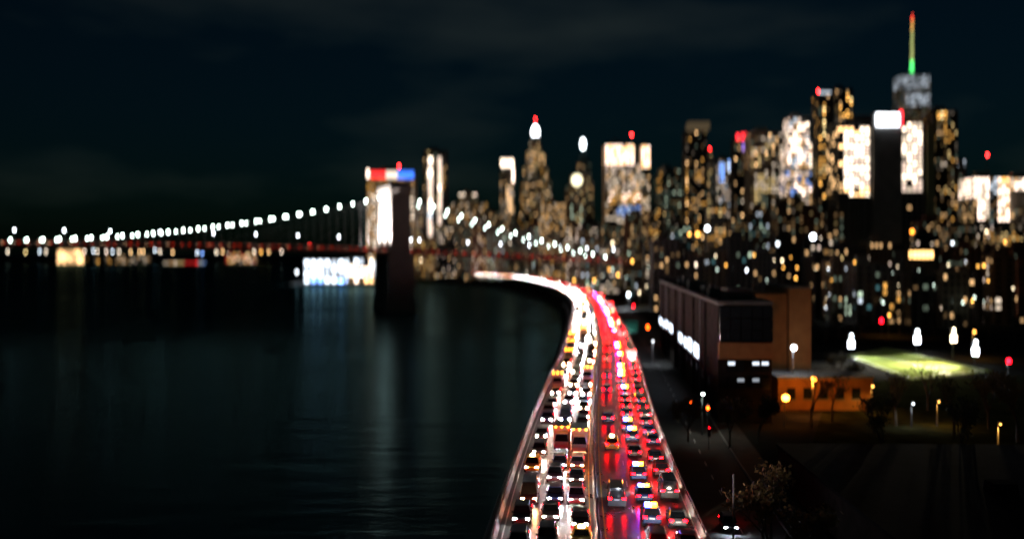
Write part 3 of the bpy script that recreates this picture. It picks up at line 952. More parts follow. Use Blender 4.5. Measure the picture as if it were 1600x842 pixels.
panel(o, "red_lamp", emit("red_lamp_glow", (1, .03, .04), 3.5, False), 1150, 1155, 210, 219, 1000); panel(o, "red_lamp", MATS["red_lamp_glow"], 1158, 1167, 209, 219, 1000)
panel(o, "violet_light", 'v1', 1160, 1165, 224, 236, 1000)
building("cream_office_tower", "broad tower with cream lit upper floors and a greenish lit shaft below", 1173, 1222, 208, 950, clad='tan', base=(.08, ('w1', 'n1')), rules=[(1173, 1222, 206, 258, .5, ('w1', 'y1', 'n1', 'w2')), (1176, 1222, 274, 302, .9, ('y1', 'n1', 'y1')), (1178, 1200, 302, 352, .9, ('g0', 'y1', 'g0')), (1198, 1216, 325, 345, .6, ('p1', 'w1'))])
building("pink_white_tower", "brilliant pinkish white stepped tower, the most densely lit of the middle skyline", 1229, 1276, 240, 900, clad='pale', bay=3.2, wf=.78, hf=.7, tiers=[(1229, 1276, 268), (1231, 1276, 225), (1234, 1266, 184)], base=(.1, ('w1', 'p1')), rules=[(1229, 1280, 262, 268, .05, ('p1',)), (1229, 1280, 184, 262, .75, ('p2', 'n2', 'w1', 'p1', 'c1', 'p2')), (1229, 1272, 268, 308, .7, ('p1', 'w1', 'p2', 'p1', 'b1'))])
o = building("amber_strip_tower", "dark tower with amber vertical strips, shorter of a close pair", 1279, 1303, 148, 850, depth=20, clad='black', base=(.09, ('a1', 'w1', 'a2')), rules=[(1285, 1293, 160, 215, .8, ('a2', 'y2', 'a1')), (1279, 1290, 245, 275, .7, ('a1', 'y1'))], beacon=(1284, 140))
panel(o, "roof_light", 'c1', 1282, 1300, 143, 147, 850, out_=-3)
building("amber_crown_tower", "dark tall tower with a gold lit upper corner and red mast light", 1305, 1333, 140, 880, depth=22, clad='black', base=(.09, ('a1', 'w1')), rules=[(1322, 1333, 145, 165, .9, ('y2', 'a2')), (1308, 1325, 162, 184, .6, ('a1', 'a2'))], beacon=(1321, 133))

# blank slab tower with two glowing glass strips and a roof sign
o = building("slab_tower", "massive blank tower with two glaring white glass strips and a white roof sign", 1310, 1450, 192, 820, depth=40, clad='grey', bay=4.2, wf=.8, hf=.72, base=(.0, ('w1',)),
             rules=[(1316, 1361, 196, 214, .95, ('w2', 'n2', 'n2')), (1316, 1361, 214, 290, 1.0, ('p1', 'n1', 'p2', 'n2')), (1316, 1358, 290, 308, .75, ('w2', 'n2')), (1310, 1316, 200, 300, .25, ('w1', 'w2')), (1409, 1438, 192, 300, .93, ('n2', 'n1', 'p1')), (1408, 1430, 318, 330, .3, ('a1', 'w1'))])
Lz = o.location
mb = MB(); a, b_ = at(1362, 460, 820), at(1407, 178, 820)
mb.box(a.x - Lz.x, b_.x - Lz.x, -23.5, -19.55, 0, b_.z - 3); mb.build("blank_slab", CLAD['grey'], o)
a, b_ = at(1447, 460, 820), at(1459, 195, 820)
MB().box(a.x - Lz.x, b_.x - Lz.x, -22.5, 10, 0, b_.z - 3).build("green_fin", mat("olive_stone", (.24, .26, .13), .8), o)  # fin in one even olive tone
k0 = MB()
px = 1312
while px < 1360:
    a, b_ = at(px, 460, 820), at(px + 2.2, 312, 820)
    k0.box(a.x - Lz.x, b_.x - Lz.x, -21.4, -20.5, 0, b_.z - 3); px += 5
k0.build("concrete_ribs", CLAD['grey'], o, kind="stuff")
mb = MB(); a, b_ = at(1366, 198, 820), at(1402, 179, 820)
mb.box(a.x - Lz.x, b_.x - Lz.x, -25.0, -23.6, a.z - 3, b_.z - 3); mb.build("roof_sign", emit("sign_white", (.88, .92, 1), 7, False), o)
mb = MB(); a, b_ = at(1402.3, 197, 820), at(1407, 175, 820)
mb.box(a.x - Lz.x, b_.x - Lz.x, -25.0, -23.6, a.z - 3, b_.z - 3); mb.build("sign_emblem", emit("sign_red", (1, .02, .03), 6, False), o)

# tallest tower with spire
Y0 = 2080
o = building("tallest_tower", "tallest tower of the skyline with grey lit top and green glowing spire", 1405, 1455, 118, Y0, clad='dark', bay=3.6, wf=.8, hf=.7, tiers=[(1405, 1455, 165), (1408, 1454, 118)], base=(.05, ('c0',)), rules=[(1405, 1456, 117, 136, .85, ('c0', 'c1', 'c0')), (1415, 1456, 146, 166, .85, ('c0', 'c1', 'c0'))], roof=False)
zt = at(0, 118, Y0).z - 3
MB().lathe([(14, 0), (14, 4), (10, 5), (10, 8)], (0, 0, zt + .9), 12).build("spire_ring", M_STEEL, o)
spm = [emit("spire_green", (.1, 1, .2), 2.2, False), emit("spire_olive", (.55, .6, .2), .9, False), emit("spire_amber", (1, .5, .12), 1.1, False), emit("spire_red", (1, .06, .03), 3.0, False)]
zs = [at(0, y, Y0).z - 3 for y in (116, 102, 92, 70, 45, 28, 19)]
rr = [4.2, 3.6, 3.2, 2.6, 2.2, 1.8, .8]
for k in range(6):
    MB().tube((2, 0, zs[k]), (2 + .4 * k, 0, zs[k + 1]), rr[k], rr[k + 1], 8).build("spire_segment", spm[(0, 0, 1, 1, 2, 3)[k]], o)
building("gold_speckled_tower", "dark tower right of the white strip slab with gold rooftop lamp", 1458, 1497, 174, 900, clad='brown', base=(.14, ('a1', 'w1', 'y1')), rules=[(1463, 1482, 172, 186, .85, ('y2', 'a2')), (1466, 1490, 255, 272, .4, ('w1', 'n1'))])
o = building("pale_striped_tower", "narrow tower with pale blue top and white column strips", 1488, 1510, 250, 980, clad='grey', base=(.12, ('g0', 'y0', 'b0')), rules=[(1488, 1512, 248, 260, .95, ('c1', 'c0'))])
for a, b_ in ((1491, 1496), (1499, 1504.5)):
    panel(o, "light_strip", 'n1' if a < 1495 else 'p1', a, b_, 286, 345, 980)
building("glowing_civic_block", "glaring cream civic building at the edge with dark central slot", 1521, 1578, 278, 900, clad='pale', bay=3.4, wf=.76, hf=.74, base=(.1, ('w1',)), rules=[(1546, 1554, 300, 350, .25, ('t0', 'c0')), (1546, 1556, 275, 300, .7, ('c1', 'c1')), (1566, 1578, 275, 284, .9, ('a2', 'w2')), (1521, 1546, 280, 306, 1.0, ('p2', 'n1')), (1526, 1546, 306, 346, .9, ('p2', 'n1', 'p2')), (1556, 1578, 280, 346, 1.0, ('p2', 'w1', 'n1'))], beacon=(1555, 240))
building("glowing_wing", "low wing with a cream lit top floor beside the civic building", 1579, 1640, 279, 905, clad='pale', bay=3.4, wf=.76, hf=.7, base=(.03, ('w1',)), rules=[(1578, 1642, 278, 299, 1.0, ('p2', 'w1', 'n1'))])

# -- middle and front rows: mid-rise housing and office blocks
RG = random.Random(23)
FILL = []
def fill(x0, x1, Ya, Yb, yta, ytb, wa, wb, row):
    x = x0
    while x < x1:
        wv = RG.uniform(wa, wb)
        FILL.append((x, min(x + wv, x1 + 6), RG.uniform(yta, ytb), RG.uniform(Ya, Yb), row))
        x += wv + RG.uniform(-2, 5)


fill(645, 900, 1250, 1400, 338, 372, 22, 38, "row behind the bridge approach")
fill(650, 830, 1560, 1640, 318, 345, 18, 34, "far row beyond the bridge")
fill(885, 1110, 980, 1120, 325, 352, 22, 40, "row below the central towers")
fill(1105, 1320, 760, 840, 312, 345, 26, 42, "row below the cream towers")
fill(1440, 1620, 720, 800, 340, 368, 30, 48, "row below the civic block")
fill(905, 1030, 800, 930, 372, 395, 24, 40, "low row beside the highway curve")
fill(1020, 1620, 560, 680, 366, 402, 30, 52, "front row of housing blocks")
fill(1270, 1620, 470, 540, 400, 432, 26, 46, "low street behind the sports field")
fill(660, 905, 1420, 1520, 378, 396, 20, 36, "waterfront row past the bridge")
PAL = [('dark', "charcoal"), ('brown', "brown brick"), ('tan', "tan"), ('grey', "grey"), ('red', "red brick"), ('black', "black")]
LITS = [((.22, ('w1', 'a1', 'y1')), "scattered amber windows"), ((.2, ('n1', 'w1', 'p1')), "pale peach windows"), ((.16, ('c1', 'g1', 'g0', 't0')), "cool greenish windows"), ((.10, ('w1', 'n2', 'w0')), "few lit windows"), ((.26, ('w0', 'w1', 'g0')), "many dim windows")]
rowc = {}
for (a, b_, yt, Yf, row) in FILL:
    cl, cn = RG.choice(PAL); (bs, ln) = RG.choice(LITS)
    if Yf < 700:
        bs = (bs[0] * .8, bs[1])
    rowc[row] = rowc.get(row, 0) + 1
    building("apartment_block", f"{cn} block with {ln}, {ordn(rowc[row])} along the {row}", a, b_, yt, Yf, clad=cl, bay=RG.choice((2.6, 3.0, 3.6)), fl=3.2, base=bs, group="city blocks in the " + row, rot=RG.uniform(-7, 7), seed=int(a * 3 + Yf))

# seaport pavilion on its pier
mb = MB(); a = at(455, 0, 1160); b_ = at(600, 0, 1160)
mb.box(a.x, b_.x + 30, 1150, 1260, -2, 2.6); mb.build("pier", M_CONC, kind="structure")
building("pier_pavilion", "long blue-white glowing pavilion on the pier at the water's edge", 474, 538, 406, 1165, depth=34, clad='grey', bay=7.5, fl=6.5, wf=.72, hf=.78, base=(.2, ('c1',)), rules=[(470, 540, 400, 432, 1.0, ('c2', 'c2', 'c1', 'c2')), (470, 540, 432, 446, .8, ('b3', 'b2', 'c2'))], roof=False, zb=2.6)  # strong blue in the lower row added to colour the water's reflection
building("pier_hall", "white glowing hall on the pier tucked beside the stone bridge tower", 545, 592, 404, 1170, depth=34, clad='grey', bay=5.5, fl=6.0, wf=.8, hf=.78, base=(.3, ('p1', 'c1')), rules=[(545, 592, 400, 428, .8, ('p2', 'n2', 'c2', 'c1')), (545, 592, 428, 440, .5, ('p2', 'w2', 'c2'))], roof=False, zb=2.6)

# far shore, left: lit terminal, orange shed, harbour lamps, ferry
building("ferry_terminal", "small warm glowing terminal on the far shore beneath the bridge", 89, 125, 391, 3330, depth=30, clad='pale', bay=9, fl=8, wf=.85, hf=.85, base=(1.0, ('w1', 'w2')), roof=False)
building("dock_shed", "low orange lit shed beside the far shore terminal", 134, 168, 402, 3330, depth=30, clad='brown', bay=9, fl=7, wf=.8, hf=.7, base=(.45, ('a0', 'a1')), roof=False)
building("warehouse", "long dim warehouse on the far shore with a few lit bays", 180, 232, 399, 3420, depth=30, clad='dark', bay=8, fl=7, base=(.15, ('w1', 'n1')), roof=False)
building("island_hall", "low hall on the far shore with red and orange lit bays", 352, 398, 396, 3560, depth=30, clad='dark', bay=7, fl=6, base=(.5, ('w2', 'p2', 'a2', 'r1')), roof=False)
f0 = at(290, 0, 3000)
fe = thing("ferry", "ferry with red and white deck lights on the dark river", "boat", (f0.x, 3000, 0))
MB().prism([(-78, 5), (-72, -1), (72, -1), (80, 6)], -8, 8).build("hull", mat("hull_paint", (.05, .05, .06), .5), fe)
MB().tbox(-66, 64, -7, 7, 5, 10, .98).tbox(-50, 48, -6, 6, 10, 14, .95).build("cabin", CLAD['pale'], fe)
for k in range(16):
    MB().box(-63 + k * 8, -58 + k * 8, -7.3, -6.9, 6, 9).build("cabin_window", wm(('n1', 'w1', 'n2', 'y1', 'w1', 'r1', 'r1', 'r2', 'c1', 'b1')[min(9, k * 10 // 16)]), fe)

HARB = [(12, 393, 'n'), (62, 393, 'c'), (72, 393, 'n'), (132, 393, 'p'), (146, 392, 'c'), (152, 393, 'n'), (166, 393, 'p'), (176, 393, 'c'), (186, 393, 'n'), (218, 393, 'w'), (224, 393, 'w'), (242, 391, 'c'), (250, 393, 'n'), (338, 394, 'n'), (348, 393, 'w'), (397, 393, 'n'), (408, 394, 'a'), (420, 394, 'w'), (440, 393, 'p'), (484, 384, 'r'), (204, 394, 'w'), (308, 395, 'c'), (316, 396, 'b'), (40, 394, 'y'), (270, 394, 'w')]
for i, (px, py, k) in enumerate(sorted(HARB)):
    p = at(px, py, 3450)
    o = thing("harbour_lamp", f"{dict(n='pale', c='cool white', p='pinkish', w='warm', a='amber', r='red', b='blue', y='yellow')[k]} lamp mast on the far shore, {ordn(i + 1)} from the river mouth", "street lamp", (p.x, 3450, 3), 0, "lamps along the far shore")
    MB().tube((0, 0, 0), (0, 0, p.z - 3), .5, .3, 5).build("pole", M_STEEL, o)
    MB().ball((0, 0, p.z - 3), 2.6, 8).build("lens", wm(k + '3'), o)

# long dark building beside the highway with four lit strip windows
Lw = [Vector((42.5, 206)), Vector((54.5, 367))]
hb = thing("school_building", "long dark building beside the highway with four blue-white lit strip windows", "building", (0, 0, 3.0))
H = 24.4
foot = [(42.5, 206), (53.4, 205.2), (57, 268), (66, 366), (54.5, 367)]
n = len(foot)
M_DBRICK = mat("dark_brick", (.026, .021, .018), .95, var=.4, scale=.5, spec=0.05)
M_BBRICK = mat("ochre_brick", (.30, .14, .045), .9, var=.2, scale=.4)
MB().add([(x, y, 0) for x, y in foot] + [(x, y, H) for x, y in foot], [tuple(range(n, 2 * n))] + [(i, (i + 1) % n, n + (i + 1) % n, n + i) for i in range(n)]).build("wall", M_DBRICK, hb)
mb = MB()
for i in range(n):
    (xa, ya), (xb, yb) = foot[i], foot[(i + 1) % n]
    mb.tube((xa, ya, H + .3), (xb, yb, H + .3), .45, .45, 4)
mb.build("parapet", M_CONC, hb)
dv = (Lw[1] - Lw[0]); dl = dv.length; dv.normalize(); nv = Vector((-dv.y, dv.x))


def flank(u, z, off):
    q = Lw[0] + dv * u + nv * off
    return (q.x, q.y, z)


def fbox(u0, u1, z0, z1, o0, o1, mi=0, mb=None):
    mb = mb or MB()
    vs = [flank(u, z, o_) for z in (z0, z1) for u, o_ in ((u0, o0), (u1, o0), (u1, o1), (u0, o1))]
    mb.add(vs, [(0, 3, 2, 1), (4, 5, 6, 7), (0, 1, 5, 4), (1, 2, 6, 5), (2, 3, 7, 6), (3, 0, 4, 7)], mi)
    return mb


M_STRIP = emit("strip_window_glow", (.74, .84, 1.0), 4.0)


def u_of(px):
    k = (px - 800) / F
    # Lw0.x + dv.x u = k (Lw0.y + dv.y u)
    return (k * Lw[0].y - Lw[0].x) / (dv.x - k * dv.y)


for (pa, pb, pya, pyb) in ((1031, 1039, 497, 509), (1040.5, 1051, 502, 516), (1061, 1074, 522, 538), (1076, 1092, 531, 553)):
    ua, ub = u_of(pa), u_of(pb); um = (ua + ub) / 2
    Ym = Lw[0].y + dv.y * um
    z0, z1 = at(0, pyb - 1, Ym).z - 3, at(0, pya + 2, Ym).z - 3
    wv = fbox(min(ua, ub), max(ua, ub), z0, z1, .05, .12).build("strip_window", M_STRIP, hb)
    fbox(min(ua, ub) - .3, max(ua, ub) + .3, z0 - .35, z0 - .02, 0, .5).build("sill", M_CONC, wv)
for u in (20, 45, 70, 95, 120, 145):
    fbox(u, u + 1.0, 0, H - .5, -.1, .55).build("pilaster", M_DBRICK, hb)
for rowz in (6, 10):
    for u in range(10, 150, 12):
        fbox(u + 3, u + 7, rowz, rowz + 2.0, .02, .1).build("dark_window", M_GLASS, hb)
# end wall windows, each with a lamp glow behind the upper panes
for row, z0 in ((0, 12.8), (1, 9.4)):
    for c_ in range(2):
        for hcol in range(2):
            x0 = 44.2 + c_ * 5.0 + hcol * 1.9
            wv = MB().box(x0, x0 + 1.6, 205.2 - .5, 205.2 + .6, z0 - 2.2, z0).build("end_window", M_GLASS, hb)
            if (row, c_, hcol) in ((0, 0, 0), (0, 1, 0), (0, 1, 1), (1, 0, 1), (1, 1, 0)):
                MB().box(x0 + .1, x0 + 1.5, 204.62, 204.68, z0 - .75, z0 - .15).build("ceiling_light", emit(f"room_light_{row}", (.8, .88, 1), (1.6, .45)[row], False), wv)
MB().box(42.3, 53.6, 204.0, 205.1, 13.3, 16.6).build("brick_band", M_BBRICK, hb)
for k in range(5):
    for j in range(3):
        MB().box(42.6 + k * 2.2, 44.6 + k * 2.2, 204.3, 205.3, 16.9 + j * 2.4, 19.1 + j * 2.4).build("glass_panel", M_GLASS, hb)
for (x, y, w_, d_, h_) in ((47.5, 240, 5, 4, 2.2), (50.5, 262, 3, 6, 1.8), (51.5, 290, 5, 4, 2.6), (55, 320, 3, 3, 3.2), (57, 340, 4, 5, 2.0)):
    MB().box(x, x + w_, y, y + d_, H, H + h_).tube((x + 1, y + 1, H + h_), (x + 1, y + 1, H + h_ + .8), .5, .5, 8).build("roof_fan_unit", M_STEEL, hb)
for u in (32, 83, 133):
    fbox(u, u + .18, 0, H, .02, .2).build("drain_pipe", M_STEEL, hb)
MB().box(46, 51, 212, 220, H, H + 3).build("roof_plant_room", M_DARKCONC, hb)

bb = thing("ochre_block", "windowless ochre brick block lit from below by a sodium lamp", "building", (0, 0, 3))
X0, X1 = at(1206, 0, 232).x, at(1279, 0, 232).x
MB().box(X0 - 1.8, X1, 240, 268, 0, at(0, 462, 232).z - 3).build("wall", M_BBRICK, bb)
MB().box(X0 + 5.6, X1 + .1, 238, 260, 0, at(0, 452, 232).z - 3).build("stair_tower", M_BBRICK, bb)
MB().box(X0 + 5.5, X1 + .3, 237.9, 260.2, at(0, 452, 232).z - 3, at(0, 450, 232).z - 3).build("coping", M_CONC, bb)
lowb = thing("brick_annex", "low brick annex washed orange by sodium lamps beside the ochre block", "building", (0, 0, 3))
MB().box(X0 - 1.2, X1 + 9, 222, 236, 0, 7.0).build("wall", M_BBRICK, lowb)
MB().box(X0 - 1.5, X1 + 9.3, 221.7, 236.3, 7.0, 7.5).build("coping", M_CONC, lowb)
for k in range(5):
    wv = MB().box(X0 + .8 + k * 3.6, X0 + 2.6 + k * 3.6, 221.85, 222.1, 2.6, 5.0).build("window", M_GLASS, lowb)
    MB().box(X0 + .6 + k * 3.6, X0 + 2.8 + k * 3.6, 221.7, 222.05, 2.35, 2.58).build("sill", M_CONC, wv)
MB().box(X0 + 18.4, X0 + 19.8, 221.85, 222.1, 0, 2.6).build("door", M_BLACK, lowb)

lr = thing("low_warehouse", "unlit low building with wide flat black roof filling the lower corner", "building", (0, 0, 3))
M_TAR = mat("roof_tar", (.012, .012, .013), .95, var=.3, scale=.3, spec=0.05)
MB().add([(38.5, 70, 0), (190, 60, 0), (190, 148, 0), (40.5, 152, 0), (38.5, 70, 5.6), (190, 60, 5.6), (190, 148, 5.6), (40.5, 152, 5.6)],
         [(0, 1, 5, 4), (1, 2, 6, 5), (2, 3, 7, 6), (3, 0, 4, 7)]).build("wall", M_DBRICK, lr)
MB().add([(38.2, 69.7, 5.6), (190.3, 59.7, 5.6), (190.3, 148.3, 5.6), (40.2, 152.3, 5.6), (38.2, 69.7, 6.0), (190.3, 59.7, 6.0), (190.3, 148.3, 6.0), (40.2, 152.3, 6.0)],
         [(0, 3, 2, 1), (4, 5, 6, 7), (0, 1, 5, 4), (1, 2, 6, 5), (2, 3, 7, 6), (3, 0, 4, 7)]).build("roof", M_TAR, lr)
for (x, y, w_, d_, h_) in ((58, 120, 3, 3, 1.2), (74, 135, 5, 2.5, 1.6), (90, 112, 2, 2, 2.0), (62, 98, 6, 1.5, .7)):
    MB().tbox(x, x + w_, y, y + d_, 6.0, 6.0 + h_, .9).build("roof_vent", M_TAR, lr)

# ------------------------------------------------------------------ sports field and park
fp = [gat(1322, 556), gat(1385, 543), gat(1552, 580), gat(1425, 593)]
mb = MB(); mb.quad(*[(p.x, p.y, 3.03) for p in reversed(fp)])
field = mb.build("sports_field", mat("field_turf", (.17, .205, .05), .95, var=.3, scale=.25, spec=0.0), kind="structure")


def fpt(u, v, z=3.04):
    a_ = fp[0].lerp(fp[1], u); b2 = fp[3].lerp(fp[2], u); q = a_.lerp(b2, v)
    return (q.x, q.y, z)


for (u0, v0, u1, v1) in ((.04, .04, .96, .04), (.04, .96, .96, .96), (.04, .04, .04, .96), (.96, .04, .96, .96), (.5, .04, .5, .96)):
    A, B = Vector(fpt(u0, v0)), Vector(fpt(u1, v1)); dd = (B - A).normalized(); nn = Vector((-dd.y, dd.x, 0)) * .12
    MB().quad(A - nn, B - nn, B + nn, A + nn).build("field_line", M_MARK, field)
pk = [gat(1298, 597), gat(1800, 580), gat(2000, 900), gat(1180, 1000)]
mb = MB(); mb.quad(*[(p.x, p.y, 3.02) for p in reversed(pk)])
mb.build("park_lawn", mat("winter_grass", (.018, .020, .009), .95, var=.5, scale=.25, spec=0.0), kind="structure")

# ------------------------------------------------------------------ street furniture with light
LC = dict(white=(.86, .93, 1.0), warm=(1.0, .80, .5), amber=(1.0, .46, .08), orange=(1.0, .30, .03), green=(.8, 1.0, .85))


fpc = (fp[0] + fp[1] + fp[2] + fp[3]) / 4
fpc = fpc.lerp(fp[3], .35)


def lamp(px, py, col, h, label, energy=0, size=.45, strength=60, kind="street_lamp", group="street lamps in the city", Y=None, rack=False):
    z = 3.0 + h
    Yl = Y or (CAMH - z) * F / (py - HOR)
    p = at(px, py, Yl); z = p.z
    o = thing(kind, label, "floodlight" if rack else "street lamp", (p.x, Yl, 3.0), 0, group)
    hz = z - 3.0
    MB().tube((0, .6, 0), (0, .6, hz + .3), .16 + .004 * hz, .09, 8).tube((0, .6, hz + .25), (0, -.1, hz + .35), .07, .06, 6).build("pole", M_STEEL, o)
    if rack:
        MB().box(-1.1, 1.1, .1, .35, hz - 1.8, hz + 2.9).build("lamp_rack", M_BLACK, o)
        for sx, sz_ in ((-.6, -1.2), (.6, -1.2), (-.6, 0.0), (.6, 0.0), (0, 1.2), (.1, 2.3)):
            MB().ball((sx, -.1, hz + sz_), size * .7, 8).build("lens", emit(f"lens_{col}_{strength}", LC[col], strength), o)
    else:
        MB().tbox(-.28, .28, -.8, .3, hz + .2, hz + .42, .7).build("head", M_BLACK, o)
        MB().ball((0, -.3, hz), size, 10, sz=.8).build("lens", emit(f"lens_{col}_{strength}", LC[col], strength), o)
    if energy:
        if rack:
            tg = Vector((fpc.x - p.x, fpc.y - Yl, 1.5))
            light('SPOT', (0, -.6, hz + 2.6), energy, LC[col], o, .5, tg, R(72), 1.0)
        elif px == 1271:
            light('POINT', (0, 0.2, hz - size - .4), energy, LC[col], o, .3)
        elif col == 'orange':
            light('SPOT', (0, -1.0, hz + .2), energy, LC[col], o, .3, (0.0, 12.0, hz - 7.5), R(80), 1.0)
        elif px == 1240:
            light('POINT', (0, -.3, hz - size - .35), energy, LC[col], o, .2)
        else:
            light('SPOT', (0, -.3, hz - size - .25), energy, LC[col], o, .25, (0, -.3, 0), R(160), .5)
    return o


lamp(1330, 535, 'white', 10, "white floodlight mast at the near-left corner of the lit sports field", 260000, .8, 16, Y=345, rack=True, kind="floodlight_mast", group="sports field floodlights")
lamp(1433, 528, 'white', 11, "brightest white floodlight mast behind the middle of the sports field", 180000, .9, 18, Y=352, rack=True, kind="floodlight_mast", group="sports field floodlights")
lamp(1490, 526, 'warm', 9, "warm white floodlight mast beyond the far side of the sports field", 420000, .7, 14, Y=326, rack=True, kind="floodlight_mast", group="sports field floodlights")
lamp(1524, 546, 'white', 9, "white floodlight mast at the far right end of the sports field", 420000, .8, 16, Y=311, rack=True, kind="floodlight_mast", group="sports field floodlights")
LAMPS = [
    (1240, 543, 'white', 9, "white lamp in front of the ochre brick block", 800, .7, 20, 226),
    (1227, 621, 'orange', 6, "blazing orange sodium lamp at the foot of the ochre block", 11000, .8, 24),
    (1271, 592, 'orange', 8, "smaller orange sodium lamp on a dark pole by the park path", 4200, .6, 18),
    (1363, 603, 'amber', 6, "amber park lamp below the sports field", 1560, .32, 7.8),
    (1352, 598, 'amber', 6, "dim amber park lamp just left of a brighter one", 720, .25, 6),
    (1466, 627, 'amber', 5, "faint amber park lamp between bare trees", 1500, .22, 8),
    (1562, 662, 'amber', 6, "faint amber lamp among brown trees near the picture's edge", 4200, .2, 7),
    (1426, 630, 'white', 5, "small white park lamp low among dark trees", 720, .25, 7.5),
    (1522, 518, 'amber', 9, "amber lamp behind the far field floodlight", 1800, .5, 9),
    (1389, 492, 'amber', 9, "amber street lamp beside the red signal behind the field", 1800, .55, 9),
    (1381, 452, 'white', 12, "white street lamp above a pale facade behind the field", 5400, .9, 18),
    (1324, 452, 'white', 12, "white street lamp near the far corner behind the field", 4200, .8, 12),
    (1270, 370, 'white', 40, "large glaring white lamp on a tall mast over the housing blocks", 0, 1.6, 18, 540),
    (1105, 357, 'white', 40, "tall white lamp standing next to two amber lamps", 0, 1.3, 15, 540),
    (1090, 366, 'amber', 40, "bright amber lamp beside a tall white lamp", 0, 1.2, 8.4, 540),
    (1077, 366, 'amber', 40, "amber lamp, outer one of the pair beside a tall white lamp", 0, .9, 6.6, 540),
    (1425, 362, 'orange', 40, "orange lamp on a mast in front of the blank slab tower", 0, 1.2, 7.8, 540),
    (1215, 381, 'white', 30, "pale lamp over the middle of the front housing row", 0, 1.0, 6, 545),
    (1118, 453, 'white', 9, "white street lamp behind the long dark building", 4200, .7, 12),
    (982, 460, 'white', 9, "bright white street lamp at the highway curve", 15600, .9, 22),
    (999, 457, 'warm', 9, "warm street lamp beside the bright white lamp at the curve", 3000, .6, 10.5),
    (968, 441, 'amber', 9, "amber street lamp beyond the highway curve", 3000, .9, 10.5),
    (897, 438, 'amber', 12, "amber street lamp above the red tail lights at the curve", 3000, .9, 10.5),
    (1020, 533, 'white', 7, "dim white lamp beside the green road sign", 1500, .3, 7.5),
    (1098, 615, 'green', 8, "pale lamp above the red signals on the service street", 700, .36, 12),
    (1010, 447, 'warm', 9, "small warm lamp on the street past the curve", 1200, .6, 6),
    (957, 380, 'warm', 30, "tall yellowish lamp above the bridge approach", 0, 1.1, 6, 700),
    (1290, 480, 'white', 8, "faint white lamp beside the ochre block roofline", 900, .45, 6),
    (1488, 380, 'white', 25, "pale lamp before the row below the civic block", 0, .8, 6, 545),
    (1541, 362, 'warm', 30, "pinkish lamp below the glowing civic building", 0, .8, 6, 545),
    (1570, 378, 'amber', 25, "yellow lamp near the edge below the civic wing", 0, .8, 6, 545),
    (464, 425, 'white', 12, "cool blue-white lamp on the end of the pier", 9000, 1.8, 6, 1158),
    (688, 414, 'white', 16, "big white floodlight over the far highway bend", 0, 4.0, 6, 1470),
]
for L_ in LAMPS:
    px, py, col, h, lab, en, sz_, st = L_[:8]
    lamp(px, py, col, h, lab, en, sz_, st, Y=L_[8] if len(L_) > 8 else None)
for i, (px, py) in enumerate(((716, 418), (728, 419), (740, 420), (748, 419), (756, 418), (786, 424), (806, 428))):
    lamp(px, py, 'amber', 14, f"amber waterfront lamp beyond the bridge, {ordn(i + 1)} from the stone tower", 0, 1.6 if i < 4 else 2.0, 9, group="amber waterfront lamps", Y=1400)
SM = [('white', 5), ('warm', 5), ('amber', 6), ('green', 3)]
RS = random.Random(5)
for (xa, xb, ya, yb, Ya, Yb, num, street) in ((1290, 1600, 405, 475, 440, 545, 34, "street behind the sports field"), (905, 1030, 405, 450, 640, 760, 14, "street past the highway curve"), (655, 830, 404, 424, 1380, 1420, 16, "waterfront past the bridge"), (1110, 1290, 395, 440, 500, 550, 14, "street behind the long dark building")):
    pts = sorted((RS.uniform(xa, xb), RS.uniform(ya, yb)) for _ in range(num))
    for i, (px, py) in enumerate(pts):
        cn, st = RS.choice(SM); Yl = RS.uniform(Ya, Yb)
        lamp(px, py, cn, 8, f"small {cn if cn != 'green' else 'pale green'} lamp post, {ordn(i + 1)} along the {street}", 0, Yl * RS.choice((.0006, .0008, .0012)), st * RS.choice((1, 2)), group="small lamps of the " + street, Y=Yl)
# marquee row of five amber lamps
mq = thing("marquee", "row of five glowing amber lamps on a low building front", "sign", at(1440, 398, 545))
MB().box(-7.2, 7.2, .3, 1.2, -2.4, 2.4).build("backing", M_BLACK, mq)
for k in range(6):
    MB().box(-6.6 + k * 2.25, -4.9 + k * 2.25, -.1, .3, -1.9, 1.9).build("lamp_panel", emit("marquee_amber", (1, .55, .18), 5, False), mq)
MB().box(-9, 9, 1.3, 14, -mq.location.z + 3, 3).build("wall", CLAD['dark'], mq)

M_SIG = {'red': emit("signal_red", (1, .004, .012), 22), 'orange': emit("signal_orange", (1, .07, .004), 22)}


def signal(px, py, col, h, label, size=.35):
    z = 3 + h; Yl = (CAMH - z) * F / (py - HOR); p = at(px, py, Yl)
    o = thing("traffic_signal", label, "traffic light", (p.x, Yl, 3.0), 0, "traffic signals")
    MB().tube((0, .3, 0), (0, .3, h + .8), .12, .09, 6).build("pole", M_STEEL, o)
    MB().box(-.3, .3, -.1, .3, h - 1.6, h + .75).build("housing", M_BLACK, o)
    for k, zz in enumerate((0, -.62, -1.2)):
        mb = MB().lathe([(size if k == 0 else .17, 0), ((size if k == 0 else .17) * .8, .12)], (0, 0, 0), 10)
        mb.v = [(x, -.1 - z_, y + h + zz) for x, y, z_ in mb.v]
        mb.build("lens", M_SIG[col] if k == 0 else M_GLASS, o)
    return o


signal(1377, 501, 'red', 6, "large red traffic light behind the sports field", .8)
signal(1576, 564, 'red', 6, "red traffic light at the edge by the sports field", .7)
signal(1012, 511, 'orange', 6, "orange-red traffic light by the green road sign", .6)
signal(1080, 629, 'orange', 5, "orange-red signal on the service street, farther of two", .3)
signal(1106, 637, 'orange', 5, "orange-red signal on the service street, nearer of two", .32)
signal(990, 478, 'red', 6, "red signal beside the cityside lane at the curve", .5)
signal(1108, 668, 'red', 4, "dim small red signal low on the service street", .1)

